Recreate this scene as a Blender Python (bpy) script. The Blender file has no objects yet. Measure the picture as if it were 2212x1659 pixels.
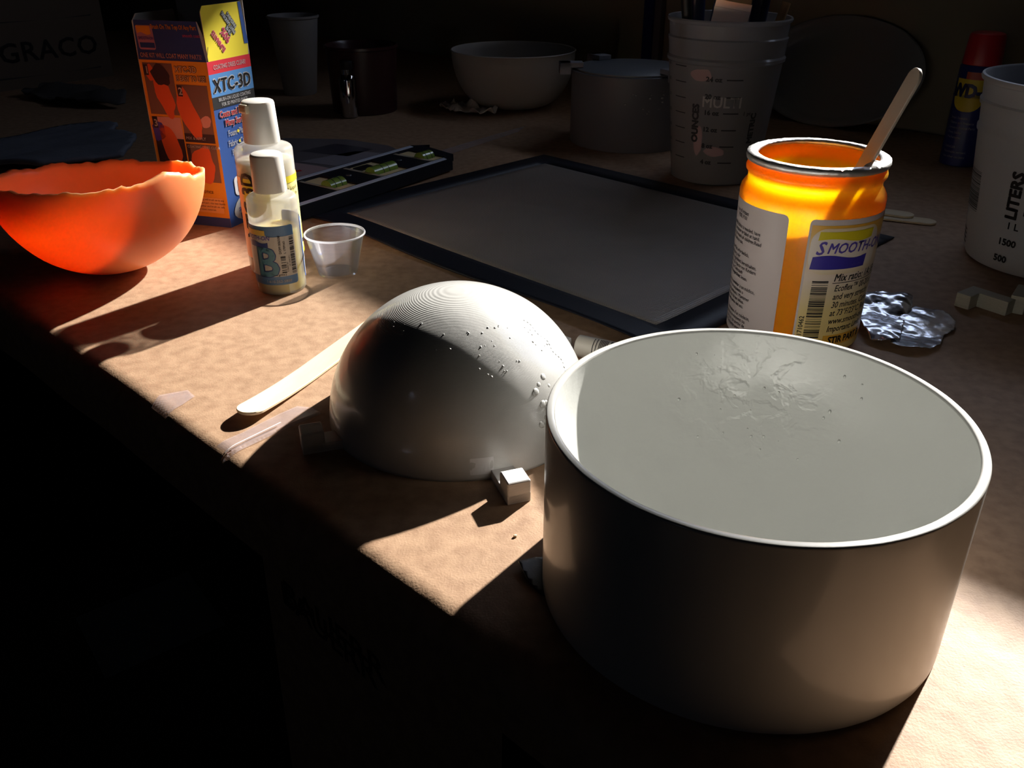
import bpy, bmesh, math, random
from mathutils import Vector, Matrix, noise as mnoise
random.seed(7)
SC = bpy.context.scene
COL = SC.collection
rad = math.radians
# ------------------------------------------------------------------ camera, world, sun, exposure
cam_d = bpy.data.cameras.new('camera')
cam = bpy.data.objects.new('camera', cam_d); COL.objects.link(cam)
cam_d.sensor_width = 36.0; cam_d.lens = 1922.0 / 2212.0 * 36.0
cam_d.clip_start = 0.01; cam_d.clip_end = 50
cam.matrix_world = Matrix.Translation((0, 0, 0.248)) @ Matrix.Rotation(rad(90 - 27.84), 4, 'X') @ Matrix.Rotation(0.0016, 4, 'Z')
SC.camera = cam
SC.view_settings.view_transform = 'Standard'; SC.view_settings.look = 'None'
SC.view_settings.exposure = 0.0; SC.view_settings.gamma = 1.0; SC.view_settings.use_curve_mapping = False
W = bpy.data.worlds.new('sky'); SC.world = W; W.use_nodes = True
bg = W.node_tree.nodes['Background']; bg.inputs[0].default_value = (0.66, 0.76, 1.0, 1); bg.inputs[1].default_value = 4.2
SUN_AZ, SUN_EL = rad(52.0), rad(28.3)
to_sun = Vector((math.cos(SUN_AZ) * math.cos(SUN_EL), math.sin(SUN_AZ) * math.cos(SUN_EL), math.sin(SUN_EL)))
sd = bpy.data.lights.new('sun', 'SUN'); sd.energy = 14.5; sd.angle = rad(1.2); sd.color = (1.0, 0.95, 0.88)
sun = bpy.data.objects.new('sun', sd); COL.objects.link(sun)
sun.rotation_euler = to_sun.to_track_quat('Z', 'Y').to_euler(); sun.location = to_sun * 4

# table frame: u along the back wall (to the right), n towards the wall
UX, UY = 0.6947, -0.7193
NX, NY = 0.7193, 0.6947
def TP(t, n, z=0.0): return Vector((t * UX + n * NX, t * UY + n * NY, z))
WALL_N = 1.197
SILL_Z, HEAD_Z, WIN_T0, WIN_T1 = 0.4725, 0.70, -0.90, -0.05

pd = bpy.data.lights.new('sky_portal', 'AREA'); pd.shape = 'RECTANGLE'
pd.size = WIN_T1 - WIN_T0; pd.size_y = HEAD_Z - SILL_Z; pd.cycles.is_portal = True
po = bpy.data.objects.new('sky_portal', pd); COL.objects.link(po)
FILL_WIN = (-0.22, 0.02, 0.46, 0.62)     # unseen opening added behind the camera as soft fill: t0, t1, z0, z1
pm = Matrix(((UX, 0, NX, 0), (UY, 0, NY, 0), (0, 1, 0, 0), (0, 0, 0, 1)))   # local -Z points into the room
po.matrix_world = Matrix.Translation(TP((WIN_T0 + WIN_T1) / 2, WALL_N + 0.13, (SILL_Z + HEAD_Z) / 2)) @ pm

pd2 = bpy.data.lights.new('sky_portal', 'AREA'); pd2.shape = 'RECTANGLE'  # portal for the added fill opening
pd2.size = FILL_WIN[1] - FILL_WIN[0]; pd2.size_y = FILL_WIN[3] - FILL_WIN[2]; pd2.cycles.is_portal = True
po2 = bpy.data.objects.new('sky_portal', pd2); COL.objects.link(po2)
pm2 = Matrix(((-UX, 0, -NX, 0), (-UY, 0, -NY, 0), (0, 1, 0, 0), (0, 0, 0, 1)))
po2.matrix_world = Matrix.Translation(TP((FILL_WIN[0] + FILL_WIN[1]) / 2, -2.41, (FILL_WIN[2] + FILL_WIN[3]) / 2)) @ pm2

# ------------------------------------------------------------------ materials
def nt(name):
    m = bpy.data.materials.new(name); m.use_nodes = True
    return m, m.node_tree.nodes, m.node_tree.links
def M(name, c, rough=0.5, metal=0.0, spec=0.5, coat=0.0, coat_rough=0.1, sss=0.0, sss_r=(1, 0.4, 0.2), sss_s=0.005,
      trans=0.0, ior=1.45, var=None, bump=None, layers=None, sheen=0.0):
    m, N, L = nt(name)
    b = N['Principled BSDF']
    b.inputs['Base Color'].default_value = (*c, 1); b.inputs['Roughness'].default_value = rough
    b.inputs['Metallic'].default_value = metal; b.inputs['Specular IOR Level'].default_value = spec
    b.inputs['Coat Weight'].default_value = coat; b.inputs['Coat Roughness'].default_value = coat_rough
    b.inputs['Subsurface Weight'].default_value = sss; b.inputs['Subsurface Radius'].default_value = sss_r
    b.inputs['Subsurface Scale'].default_value = sss_s
    b.inputs['Transmission Weight'].default_value = trans; b.inputs['IOR'].default_value = ior
    b.inputs['Sheen Weight'].default_value = sheen
    tc = N.new('ShaderNodeTexCoord')
    if var:      # (scale, colour2, lo, hi[, stretch])
        nz = N.new('ShaderNodeTexNoise'); nz.inputs['Scale'].default_value = var[0]; nz.inputs['Detail'].default_value = 6
        src = tc.outputs['Object']
        if len(var) > 4:
            mp = N.new('ShaderNodeMapping'); mp.inputs['Scale'].default_value = var[4]; L.new(src, mp.inputs[0]); src = mp.outputs[0]
        L.new(src, nz.inputs['Vector'])
        r = N.new('ShaderNodeValToRGB'); r.color_ramp.elements[0].position = var[2]; r.color_ramp.elements[1].position = var[3]
        r.color_ramp.elements[0].color = (*c, 1); r.color_ramp.elements[1].color = (*var[1], 1)
        L.new(nz.outputs[0], r.inputs[0]); L.new(r.outputs[0], b.inputs['Base Color'])
    nrm = None
    def addbump(h, strength, dist):
        nonlocal nrm
        bp = N.new('ShaderNodeBump'); bp.inputs['Strength'].default_value = strength; bp.inputs['Distance'].default_value = dist
        L.new(h, bp.inputs['Height'])
        if nrm: L.new(nrm, bp.inputs['Normal'])
        nrm = bp.outputs[0]
    if bump:     # list of (scale, strength, distance[, stretch])
        for q in bump:
            nz = N.new('ShaderNodeTexNoise'); nz.inputs['Scale'].default_value = q[0]; nz.inputs['Detail'].default_value = 4
            src = tc.outputs['Object']
            if len(q) > 3:
                mp = N.new('ShaderNodeMapping'); mp.inputs['Scale'].default_value = q[3]; L.new(src, mp.inputs[0]); src = mp.outputs[0]
            L.new(src, nz.inputs['Vector']); addbump(nz.outputs[0], q[1], q[2])
    if layers:   # printed layer lines: (spacing, strength, distance)
        sp = N.new('ShaderNodeSeparateXYZ'); L.new(tc.outputs['Object'], sp.inputs[0])
        mu = N.new('ShaderNodeMath'); mu.operation = 'MULTIPLY'; mu.inputs[1].default_value = 2 * math.pi / layers[0]
        L.new(sp.outputs[2], mu.inputs[0])
        si = N.new('ShaderNodeMath'); si.operation = 'SINE'; L.new(mu.outputs[0], si.inputs[0])
        addbump(si.outputs[0], layers[1], layers[2])
    if nrm:
        L.new(nrm, b.inputs['Normal'])
        if coat: L.new(nrm, b.inputs['Coat Normal'])
    return m
def thin_plastic(name, c, transp=0.1, transl=0.5, gloss=0.06, rough=0.2, bump=None):
    """cloudy thin-walled plastic: lets some light straight through, scatters the rest to both sides"""
    m, N, L = nt(name); N.remove(N['Principled BSDF']); out = N['Material Output']
    d = N.new('ShaderNodeBsdfDiffuse'); t = N.new('ShaderNodeBsdfTranslucent'); tr = N.new('ShaderNodeBsdfTransparent'); g = N.new('ShaderNodeBsdfGlossy')
    for q in (d, t): q.inputs[0].default_value = (*c, 1)
    g.inputs['Roughness'].default_value = rough
    m1 = N.new('ShaderNodeMixShader'); m1.inputs[0].default_value = transl; L.new(d.outputs[0], m1.inputs[1]); L.new(t.outputs[0], m1.inputs[2])
    m2 = N.new('ShaderNodeMixShader'); m2.inputs[0].default_value = transp; L.new(m1.outputs[0], m2.inputs[1]); L.new(tr.outputs[0], m2.inputs[2])
    fr = N.new('ShaderNodeLayerWeight'); fr.inputs[0].default_value = 0.25
    mx = N.new('ShaderNodeMath'); mx.operation = 'MULTIPLY'; mx.inputs[1].default_value = gloss * 6; L.new(fr.outputs['Fresnel'], mx.inputs[0])
    m3 = N.new('ShaderNodeMixShader'); L.new(mx.outputs[0], m3.inputs[0]); L.new(m2.outputs[0], m3.inputs[1]); L.new(g.outputs[0], m3.inputs[2])
    L.new(m3.outputs[0], out.inputs[0])
    return m
def uv_ramp(name, stops, axis='v', rough=0.35, stops2=None):
    """flat print: colour bands / washes laid out on the label's own uv (metres / label size)"""
    m, N, L = nt(name); b = N['Principled BSDF']; b.inputs['Roughness'].default_value = rough
    uv = N.new('ShaderNodeUVMap'); sp = N.new('ShaderNodeSeparateXYZ'); L.new(uv.outputs[0], sp.inputs[0])
    r = N.new('ShaderNodeValToRGB'); els = r.color_ramp.elements
    while len(els) < len(stops): els.new(0.5)
    for e, (p, c) in zip(els, stops): e.position = p; e.color = (*c, 1)
    L.new(sp.outputs[1 if axis == 'v' else 0], r.inputs[0]); L.new(r.outputs[0], b.inputs['Base Color'])
    return m

K_GREY = M('grey_primer', (0.60, 0.60, 0.58), 0.42, coat=0.8, coat_rough=0.07, layers=(0.00042, 0.2, 0.00025),
           var=(28, (0.52, 0.52, 0.49), 0.45, 0.75), bump=[(55, 0.18, 0.002)])
K_POT = M('grey_primer_pot', (0.54, 0.54, 0.515), 0.4, coat=0.45, coat_rough=0.12, bump=[(120, 0.10, 0.001, (1, 1, 0.08)), (35, 0.10, 0.002)],
          var=(14, (0.48, 0.48, 0.46), 0.4, 0.8))
K_POTIN = M('grey_resin_inside', (0.63, 0.64, 0.615), 0.4, coat=0.7, coat_rough=0.06, bump=[(90, 0.12, 0.0022), (28, .12, .004), (160, 0.08, 0.001, (1, 1, 3))])
K_WHITEP = M('white_print_plastic', (0.66, 0.64, 0.62), 0.45, layers=(0.0008, 0.25, 0.0004))
KRAFT = M('kraft_paper', (0.43, 0.275, 0.17), 0.6, spec=0.4, var=(130, (0.33, 0.20, 0.12), 0.38, 0.68),
          bump=[(900, 0.22, 0.0007), (30, 0.2, 0.004), (9, .25, .01)])
BLACK = M('black_plastic', (0.012, 0.012, 0.014), 0.4)
DKWOOD = M('dark_table_wood', (0.03, 0.022, 0.016), 0.6)
WOOD = M('birch_stick', (0.74, 0.60, 0.40), 0.6, var=(30, (0.66, 0.5, 0.32), 0.4, 0.7, (1, 1, 1)), bump=[(250, 0.2, 0.0005, (0.2, 1, 1))])
WALLM = M('beige_wall_paint', (0.34, 0.29, 0.2), 0.8, bump=[(60, 0.1, 0.002)])
INK = M('black_ink', (0.012, 0.011, 0.013), 0.5)
WHITEINK = M('white_ink', (0.62, 0.62, 0.64), 0.5)

def wet_patch(m):
    N, L = m.node_tree.nodes, m.node_tree.links; b = N['Principled BSDF']
    tc = N.new('ShaderNodeTexCoord')
    d = N.new('ShaderNodeVectorMath'); d.operation = 'DISTANCE'; L.new(tc.outputs['Object'], d.inputs[0]); d.inputs[1].default_value = (.016, .062, .060)
    mr = N.new('ShaderNodeMapRange'); mr.inputs[1].default_value = .015; mr.inputs[2].default_value = .042; mr.inputs[3].default_value = 1; mr.inputs[4].default_value = 0; L.new(d.outputs['Value'], mr.inputs[0])
    nz = N.new('ShaderNodeTexNoise'); nz.inputs['Scale'].default_value = 95; nz.inputs['Detail'].default_value = 3; nz.inputs['Distortion'].default_value = .4; L.new(tc.outputs['Object'], nz.inputs[0])
    cr = N.new('ShaderNodeValToRGB'); cr.color_ramp.elements[0].position = .47; cr.color_ramp.elements[1].position = .56; L.new(nz.outputs[0], cr.inputs[0])
    mu = N.new('ShaderNodeMath'); mu.operation = 'MULTIPLY'; L.new(cr.outputs[0], mu.inputs[0]); L.new(mr.outputs[0], mu.inputs[1])
    bp = N.new('ShaderNodeBump'); bp.inputs['Strength'].default_value = .22; bp.inputs['Distance'].default_value = .0010; L.new(mu.outputs[0], bp.inputs['Height'])
    old = b.inputs['Normal'].links[0].from_socket; L.new(old, bp.inputs['Normal'])
    L.new(bp.outputs[0], b.inputs['Normal']); L.new(bp.outputs[0], b.inputs['Coat Normal'])
    ma = N.new('ShaderNodeMapRange'); ma.inputs[3].default_value = .12; ma.inputs[4].default_value = 1.0; L.new(mr.outputs[0], ma.inputs[0]); L.new(ma.outputs[0], b.inputs['Coat Weight'])
wet_patch(K_POTIN)
# ------------------------------------------------------------------ mesh helpers
def tag(o, label=None, cat=None, group=None, kind=None):
    if label: o['label'] = label
    if cat: o['category'] = cat
    if group: o['group'] = group
    if kind: o['kind'] = kind
    return o
def thing(name, label, cat, loc=(0, 0, 0), rz=0.0, group=None):
    o = bpy.data.objects.new(name, None); COL.objects.link(o); o.empty_display_size = 0.02
    o.location = loc; o.rotation_euler = (0, 0, rz)
    return tag(o, label, cat, group)
def obj(name, geo, mat, parent=None, smooth=False, uv=None, label=None):
    if isinstance(geo, bmesh.types.BMesh):
        me = bpy.data.meshes.new(name); geo.to_mesh(me); geo.free()
    else:
        me = bpy.data.meshes.new(name); me.from_pydata([tuple(v) for v in geo[0]], [], geo[1]); me.update()
    if smooth is True:
        for p in me.polygons: p.use_smooth = True
    elif smooth:
        for p in me.polygons: p.use_smooth = True
        me.set_sharp_from_angle(angle=rad(smooth))
    for m in (mat if isinstance(mat, (list, tuple)) else [mat]): me.materials.append(m)
    o = bpy.data.objects.new(name, me); COL.objects.link(o)
    if parent: o.parent = parent
    if label: o['label'] = label
    return o
def join(*gs):
    V, F = [], []
    for v, f in gs:
        k = len(V); V += list(v); F += [tuple(i + k for i in q) for q in f]
    return V, F
def xf(g, mtx): return [mtx @ Vector(v) for v in g[0]], g[1]
def lathe(prof, seg=72, a0=0.0, wob=None):
    V, F = [], []; rings = []
    for i, (r, z) in enumerate(prof):
        if r < 1e-7:
            rings.append([len(V)]); V.append((0, 0, z))
        else:
            ring = []
            for k in range(seg):
                a = a0 + 2 * math.pi * k / seg
                rr, zz = (r, z) if wob is None else wob(i, r, z, a)
                ring.append(len(V)); V.append((rr * math.cos(a), rr * math.sin(a), zz))
            rings.append(ring)
    for A, B in zip(rings, rings[1:]):
        if len(A) == 1 and len(B) == 1: continue
        for k in range(seg):
            k2 = (k + 1) % seg
            if len(A) == 1: F.append((A[0], B[k2], B[k]))
            elif len(B) == 1: F.append((A[k], A[k2], B[0]))
            else: F.append((A[k], A[k2], B[k2], B[k]))
    return V, F
def box(x0, y0, z0, x1, y1, z1, bev=0.0, seg=2):
    bm = bmesh.new(); bmesh.ops.create_cube(bm, size=1)
    for v in bm.verts:
        v.co = Vector(((x0 + x1) / 2 + v.co.x * (x1 - x0), (y0 + y1) / 2 + v.co.y * (y1 - y0), (z0 + z1) / 2 + v.co.z * (z1 - z0)))
    if bev: bmesh.ops.bevel(bm, geom=bm.edges[:], offset=bev, segments=seg, affect='EDGES', profile=0.5)
    return geo(bm)
def geo(bm):
    bm.verts.index_update(); g = ([v.co.copy() for v in bm.verts], [tuple(v.index for v in f.verts) for f in bm.faces]); bm.free(); return g
def prism(poly, z0, z1, bev=0.0):
    bm = bmesh.new(); vs = [bm.verts.new((x, y, z0)) for x, y in poly]; f = bm.faces.new(vs)
    r = bmesh.ops.extrude_face_region(bm, geom=[f])
    for v in r['geom']:
        if isinstance(v, bmesh.types.BMVert): v.co.z = z1
    bmesh.ops.recalc_face_normals(bm, faces=bm.faces[:])
    if bev: bmesh.ops.bevel(bm, geom=bm.edges[:], offset=bev, segments=2, affect='EDGES', profile=0.5)
    return geo(bm)
def rod(p, q, r0, r1=None, seg=12):
    p, q = Vector(p), Vector(q); r1 = r0 if r1 is None else r1
    L = (q - p).length; g = lathe([(0, 0), (r0, 0), (r1, L), (0, L)], seg)
    m = Matrix.Translation(p) @ (q - p).to_track_quat('Z', 'Y').to_matrix().to_4x4()
    return xf(g, m)
def inside(poly, x, y):
    c = False; j = len(poly) - 1
    for i in range(len(poly)):
        xi, yi = poly[i]; xj, yj = poly[j]
        if (yi > y) != (yj > y) and x < (xj - xi) * (y - yi) / (yj - yi) + xi: c = not c
        j = i
    return c
def sheet(poly, h, cell):
    """a sheet with the given outline, cut into cells and lifted by h(x, y)"""
    bm = bmesh.new(); f = bm.faces.new([bm.verts.new((x, y, 0)) for x, y in poly])
    xs = [p[0] for p in poly]; ys = [p[1] for p in poly]
    for ax, lo, hi in ((0, min(xs), max(xs)), (1, min(ys), max(ys))):
        k = lo + cell
        while k < hi:
            co = [0, 0, 0]; no = [0, 0, 0]; co[ax] = k; no[ax] = 1
            bmesh.ops.bisect_plane(bm, geom=bm.verts[:] + bm.edges[:] + bm.faces[:], plane_co=co, plane_no=no); k += cell
    bmesh.ops.triangulate(bm, faces=[f for f in bm.faces if len(f.verts) > 4])
    bmesh.ops.recalc_face_normals(bm, faces=bm.faces[:])
    for v in bm.verts: v.co.z = h(v.co.x, v.co.y)
    if sum(f.normal.z for f in bm.faces) < 0: bmesh.ops.reverse_faces(bm, faces=bm.faces[:])
    return geo(bm)
def solid(o, t, off=-1):
    md = o.modifiers.new('solidify', 'SOLIDIFY'); md.thickness = t; md.offset = off; return o
# ---- flat print: 2D faces put on flat or round surfaces
def rect2(x0, y0, x1, y1): return [(x0, y0), (x1, y0), (x1, y1), (x0, y1)], [(0, 1, 2, 3)]
def rrect2(x0, y0, x1, y1, r, corners='abcd', k=6):
    P = []
    for nm, cx, cy, a in (('a', x0 + r, y0 + r, 180), ('b', x1 - r, y0 + r, 270), ('c', x1 - r, y1 - r, 0), ('d', x0 + r, y1 - r, 90)):
        if nm in corners:
            P += [(cx + r * math.cos(rad(a + 90 * i / k)), cy + r * math.sin(rad(a + 90 * i / k))) for i in range(k + 1)]
        else: P.append({'a': (x0, y0), 'b': (x1, y0), 'c': (x1, y1), 'd': (x0, y1)}[nm])
    return P, [tuple(range(len(P)))]
def poly2(P): return list(P), [tuple(range(len(P)))]
def blob2(cx, cy, rx, ry, seed=0, k=18, rough=0.25, rot=0.0):
    P = []
    for i in range(k):
        a = 2 * math.pi * i / k; s = 1 + rough * mnoise.noise((math.cos(a) * 1.5 + seed, math.sin(a) * 1.5, seed * 3.1))
        x, y = rx * s * math.cos(a), ry * s * math.sin(a)
        P.append((cx + x * math.cos(rot) - y * math.sin(rot), cy + x * math.sin(rot) + y * math.cos(rot)))
    return P, [tuple(range(k))]
def wave2(x0, x1, ya, yb, amp, waveside='bottom', shear=0.0, n=14):
    A = [(x0 + (x1 - x0) * i / n, ya) for i in range(n + 1)]
    Bq = [(x0 + (x1 - x0) * i / n, yb + amp * math.sin(2 * math.pi * i / n)) for i in range(n + 1)]
    P = A + Bq[::-1]
    return [(x + shear * (y - ya), y) for x, y in P], [tuple(range(len(P)))]
def text2(s, size, x=0, y=0, align='LEFT', bold=0.0, sx=1.0, shear=0.0, rot=0.0, res=2, sp=1.0):
    cu = bpy.data.curves.new('t', 'FONT'); cu.body = s; cu.size = 1.0; cu.align_x = align
    cu.shear = shear; cu.resolution_u = res; cu.space_character = sp; cu.fill_mode = 'FRONT'
    o = bpy.data.objects.new('t', cu); COL.objects.link(o); bpy.context.view_layer.update()
    me = o.to_mesh(); c, sn = math.cos(rot), math.sin(rot)
    V = []
    for v in me.vertices:
        a, b = v.co.x * size * sx, v.co.y * size
        V.append((x + a * c - b * sn, y + a * sn + b * c))
    F = [tuple(p.vertices) for p in me.polygons]
    if bold:     # heavier strokes: copies nudged round the letter
        nd = 8 if bold > .03 else 4; bs = bold * size; V0, F0, k = V, F, len(V); V, F = [], []
        for i in range(nd):
            a = 2 * math.pi * (i + .5) / nd
            V += [(p[0] + bs * math.cos(a) * 1.15, p[1] + bs * math.sin(a) * 1.15) for p in V0]; F += [tuple(j + k * i for j in f) for f in F0]
    o.to_mesh_clear(); bpy.data.objects.remove(o); bpy.data.curves.remove(cu)
    return V, F
def bars2(x0, y0, x1, y1, n, seed, vertical=True):
    """bars laid across the code's long axis"""
    r = random.Random(seed); gs = []; w = [r.choice((1, 1, 2, 3)) for _ in range(2 * n)]; T = sum(w); k = 0
    for i, q in enumerate(w):
        a, b = k / T, (k + q) / T; k += q
        if i % 2: continue
        gs.append(rect2(x0, y0 + (y1 - y0) * a, x1, y0 + (y1 - y0) * b) if vertical else rect2(x0 + (x1 - x0) * a, y0, x0 + (x1 - x0) * b, y1))
    return join2(*gs)
def join2(*gs): return join(*gs)
def put_flat(g, O, U, V, off=0.0002):
    O, U, V = Vector(O), Vector(U).normalized(), Vector(V).normalized(); N = U.cross(V).normalized()
    return [O + U * p[0] + V * p[1] + N * off for p in g[0]], g[1]
def put_round(g, rfun, ang0, z0=0.0, off=0.00025, step=0.0025, Rref=None):
    """wrap 2D print around a lathe; x runs to the right as seen from outside, y is height"""
    bm = bmesh.new(); vs = [bm.verts.new((p[0], p[1], 0)) for p in g[0]]
    for f in g[1]:
        try: bm.faces.new([vs[i] for i in f])
        except ValueError: pass
    bmesh.ops.triangulate(bm, faces=bm.faces[:])
    xs = [p[0] for p in g[0]]; k = math.floor(min(xs) / step) * step + step
    while k < max(xs) - 1e-9:
        bmesh.ops.bisect_plane(bm, geom=bm.verts[:] + bm.edges[:] + bm.faces[:], dist=1e-6, plane_co=(k, 0, 0), plane_no=(1, 0, 0)); k += step
    ys = [p[1] for p in g[0]]; span = max(ys) - min(ys)
    if span > 0.02:
        for i in range(1, 6):
            bmesh.ops.bisect_plane(bm, geom=bm.verts[:] + bm.edges[:] + bm.faces[:], dist=1e-6, plane_co=(0, min(ys) + span * i / 6, 0), plane_no=(0, 1, 0))
    x0, x1, y0, y1 = min(xs), max(xs), min(ys), max(ys)
    bmesh.ops.triangulate(bm, faces=[f for f in bm.faces if len(f.verts) > 4])
    lay = bm.loops.layers.uv.new('UVMap')
    for f in bm.faces:
        for l in f.loops: l[lay].uv = ((l.vert.co.x - x0) / max(x1 - x0, 1e-9), (l.vert.co.y - y0) / max(y1 - y0, 1e-9))
    for v in bm.verts:
        z = z0 + v.co.y; r = rfun(z) + off; a = ang0 + v.co.x / (Rref or rfun(z0 + (y0 + y1) / 2))
        v.co = Vector((r * math.cos(a), r * math.sin(a), z))
    for f in bm.faces:
        f.normal_update()
        c = f.calc_center_median()
        if f.normal.x * c.x + f.normal.y * c.y < 0: f.normal_flip()
    return bm

# ------------------------------------------------------------------ room
def struct(name, g, m, parent=None, smooth=False):
    o = obj(name, g, m, parent, smooth)
    if not parent: o['kind'] = 'structure'
    return o
def tbox(t0, t1, n0, n1, z0, z1):
    V = [TP(t, n, z) for z in (z0, z1) for n in (n0, n1) for t in (t0, t1)]
    return V, [(0, 2, 3, 1), (4, 5, 7, 6), (0, 1, 5, 4), (2, 6, 7, 3), (0, 4, 6, 2), (1, 3, 7, 5)]
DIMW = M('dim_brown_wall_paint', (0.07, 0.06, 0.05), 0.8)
FLOORM = M('dark_concrete', (0.025, 0.023, 0.021), 0.8, bump=[(20, 0.2, 0.003)])
T0, T1, N0, ZF, ZC = -2.9, 1.5, -2.3, -0.76, 1.75
struct('wall_back', join(tbox(T0, T1, WALL_N, WALL_N + .12, ZF, SILL_Z), tbox(T0, T1, WALL_N, WALL_N + .12, HEAD_Z, ZC),
                         tbox(T0, WIN_T0, WALL_N, WALL_N + .12, SILL_Z, HEAD_Z), tbox(WIN_T1, T1, WALL_N, WALL_N + .12, SILL_Z, HEAD_Z)), WALLM)
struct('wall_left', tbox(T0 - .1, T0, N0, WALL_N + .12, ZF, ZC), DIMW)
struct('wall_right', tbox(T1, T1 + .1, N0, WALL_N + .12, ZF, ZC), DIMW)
struct('wall_front', join(tbox(T0, T1, N0 - .1, N0, ZF, FILL_WIN[2]), tbox(T0, T1, N0 - .1, N0, FILL_WIN[3], ZC), tbox(T0, FILL_WIN[0], N0 - .1, N0, FILL_WIN[2], FILL_WIN[3]), tbox(FILL_WIN[1], T1, N0 - .1, N0, FILL_WIN[2], FILL_WIN[3])), DIMW)
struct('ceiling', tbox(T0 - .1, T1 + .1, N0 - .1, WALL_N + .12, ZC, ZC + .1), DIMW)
struct('floor', tbox(T0 - .1, T1 + .1, N0 - .1, WALL_N + .12, ZF - .1, ZF), FLOORM)
FRAMEM = M('white_window_paint', (0.6, 0.6, 0.58), 0.5)
wf = join(tbox(WIN_T0, WIN_T1, WALL_N + .06, WALL_N + .1, SILL_Z, SILL_Z + .02), tbox(WIN_T0, WIN_T1, WALL_N + .06, WALL_N + .1, HEAD_Z - .03, HEAD_Z),
          tbox(WIN_T0, WIN_T0 + .03, WALL_N + .06, WALL_N + .1, SILL_Z, HEAD_Z), tbox(WIN_T1 - .03, WIN_T1, WALL_N + .06, WALL_N + .1, SILL_Z, HEAD_Z))
struct('window_1', wf, FRAMEM)
def wframe(t0, t1, z0, z1, n0, n1, w=.03):
    return join(tbox(t0, t1, n0, n1, z0, z0 + w), tbox(t0, t1, n0, n1, z1 - w, z1), tbox(t0, t0 + w, n0, n1, z0, z1), tbox(t1 - w, t1, n0, n1, z0, z1))
struct('fill_opening', wframe(FILL_WIN[0], FILL_WIN[1], FILL_WIN[2], FILL_WIN[3], N0 - .08, N0 - .04), FRAMEM)  # frame round the added fill opening, not a known window

# ------------------------------------------------------------------ table with its kraft paper cover
def edge_n(t): return 0.1465 + 0.022 * (t + 0.633) / 0.5245
TT0, TT1 = -2.3, 0.62
tb = thing('work_table', 'dark wooden work table whose front edge drops into black shadow', 'table')
E0, E1 = edge_n(TT0) + .0165, edge_n(TT1) + .0165
slabV = [TP(t, n, z) for z in (-.03, -.0006) for (t, n) in ((TT0, E0), (TT1, E1), (TT1, 1.19), (TT0, 1.19))]
obj('tabletop', (slabV, [(3, 2, 1, 0), (4, 5, 6, 7), (0, 1, 5, 4), (1, 2, 6, 5), (2, 3, 7, 6), (3, 0, 4, 7)]), DKWOOD, tb)
apV = [TP(t, n, z) for z in (-.12, -.03) for (t, n) in ((TT0 + .1, E0 + .05), (TT1 - .05, E1 + .05), (TT1 - .05, E1 + .07), (TT0 + .1, E0 + .07))]
obj('apron', (apV, [(3, 2, 1, 0), (4, 5, 6, 7), (0, 1, 5, 4), (1, 2, 6, 5), (2, 3, 7, 6), (3, 0, 4, 7)]), DKWOOD, tb)
for t, n in ((TT0 + .1, edge_n(TT0) + .1), (TT1 - .1, edge_n(TT1) + .1), (TT0 + .1, 1.1), (TT1 - .1, 1.1)):
    obj('leg', tbox(t - .035, t + .035, n - .035, n + .035, ZF, -.03), DKWOOD, tb)
# paper: flat over the table, rolled over the front edge and hanging down; cut off short to the right of t = -0.177
CUT = -0.177
ts = [TT0 + (TT1 - TT0) * i / 150 for i in range(151)]
ts = sorted(set(ts + [CUT, CUT + .0005, -.3455, -.3450]))
prof = [(1.188, 0), (1.0, 0), (.8, 0), (.6, 0), (.45, 0), (.33, 0), (.25, 0)]
R_ = .015
V, F = [], []; rows = []
for t in ts:
    e = edge_n(t) + .0012 * mnoise.noise((t * 9, 0, 2)); r = []
    pts = [(n, 0.0) for n, z in prof]
    for i in range(0, 9):
        a = rad(90 * i / 8); pts.append((e + R_ - R_ * math.sin(a), -R_ + R_ * math.cos(a)))
    hang = .34 if t <= CUT else .018
    if CUT - .06 < t <= CUT: hang = .34 - .26 * ((t - (CUT - .06)) / .06) ** 2
    if t < -.345: hang = .026 + .004 * mnoise.noise((t * 12, 1, 1))
    for i in range(1, 13):
        d = hang * i / 12
        pts.append((e + (.002 * mnoise.noise((t * 5, d * 6, 7)) - .02 * d) * min(1, d * 12) - .0003, -R_ - d))
    for n, z in pts: r.append(len(V)); V.append(TP(t, n, z))
    rows.append(r)
for a, b in zip(rows, rows[1:]):
    for i in range(len(a) - 1): F.append((a[i], a[i + 1], b[i + 1], b[i]))
paper = obj('kraft_paper', (V, F), KRAFT, None, True)
tag(paper, 'brown kraft paper covering the table and hanging over its front edge', 'paper')
tx = text2('BAUERR', .021, bold=.02, sx=1.05)
o = put_flat(tx, TP(-.330, edge_n(-.27) - .0042, -.060), (UX, UY, 0), (0, 0, 1), .0)
obj('printed_lettering', o, M('faded_print', (0.07, 0.05, 0.035), .7), paper)

def surf(x, y):
    t, n = x * UX + y * UY, x * NX + y * NY
    d = edge_n(t) + .0008 + R_ - n
    return 0.0 if d <= 0 else -R_ + math.sqrt(max(0.0, R_ * R_ - min(d, R_) ** 2))
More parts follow.
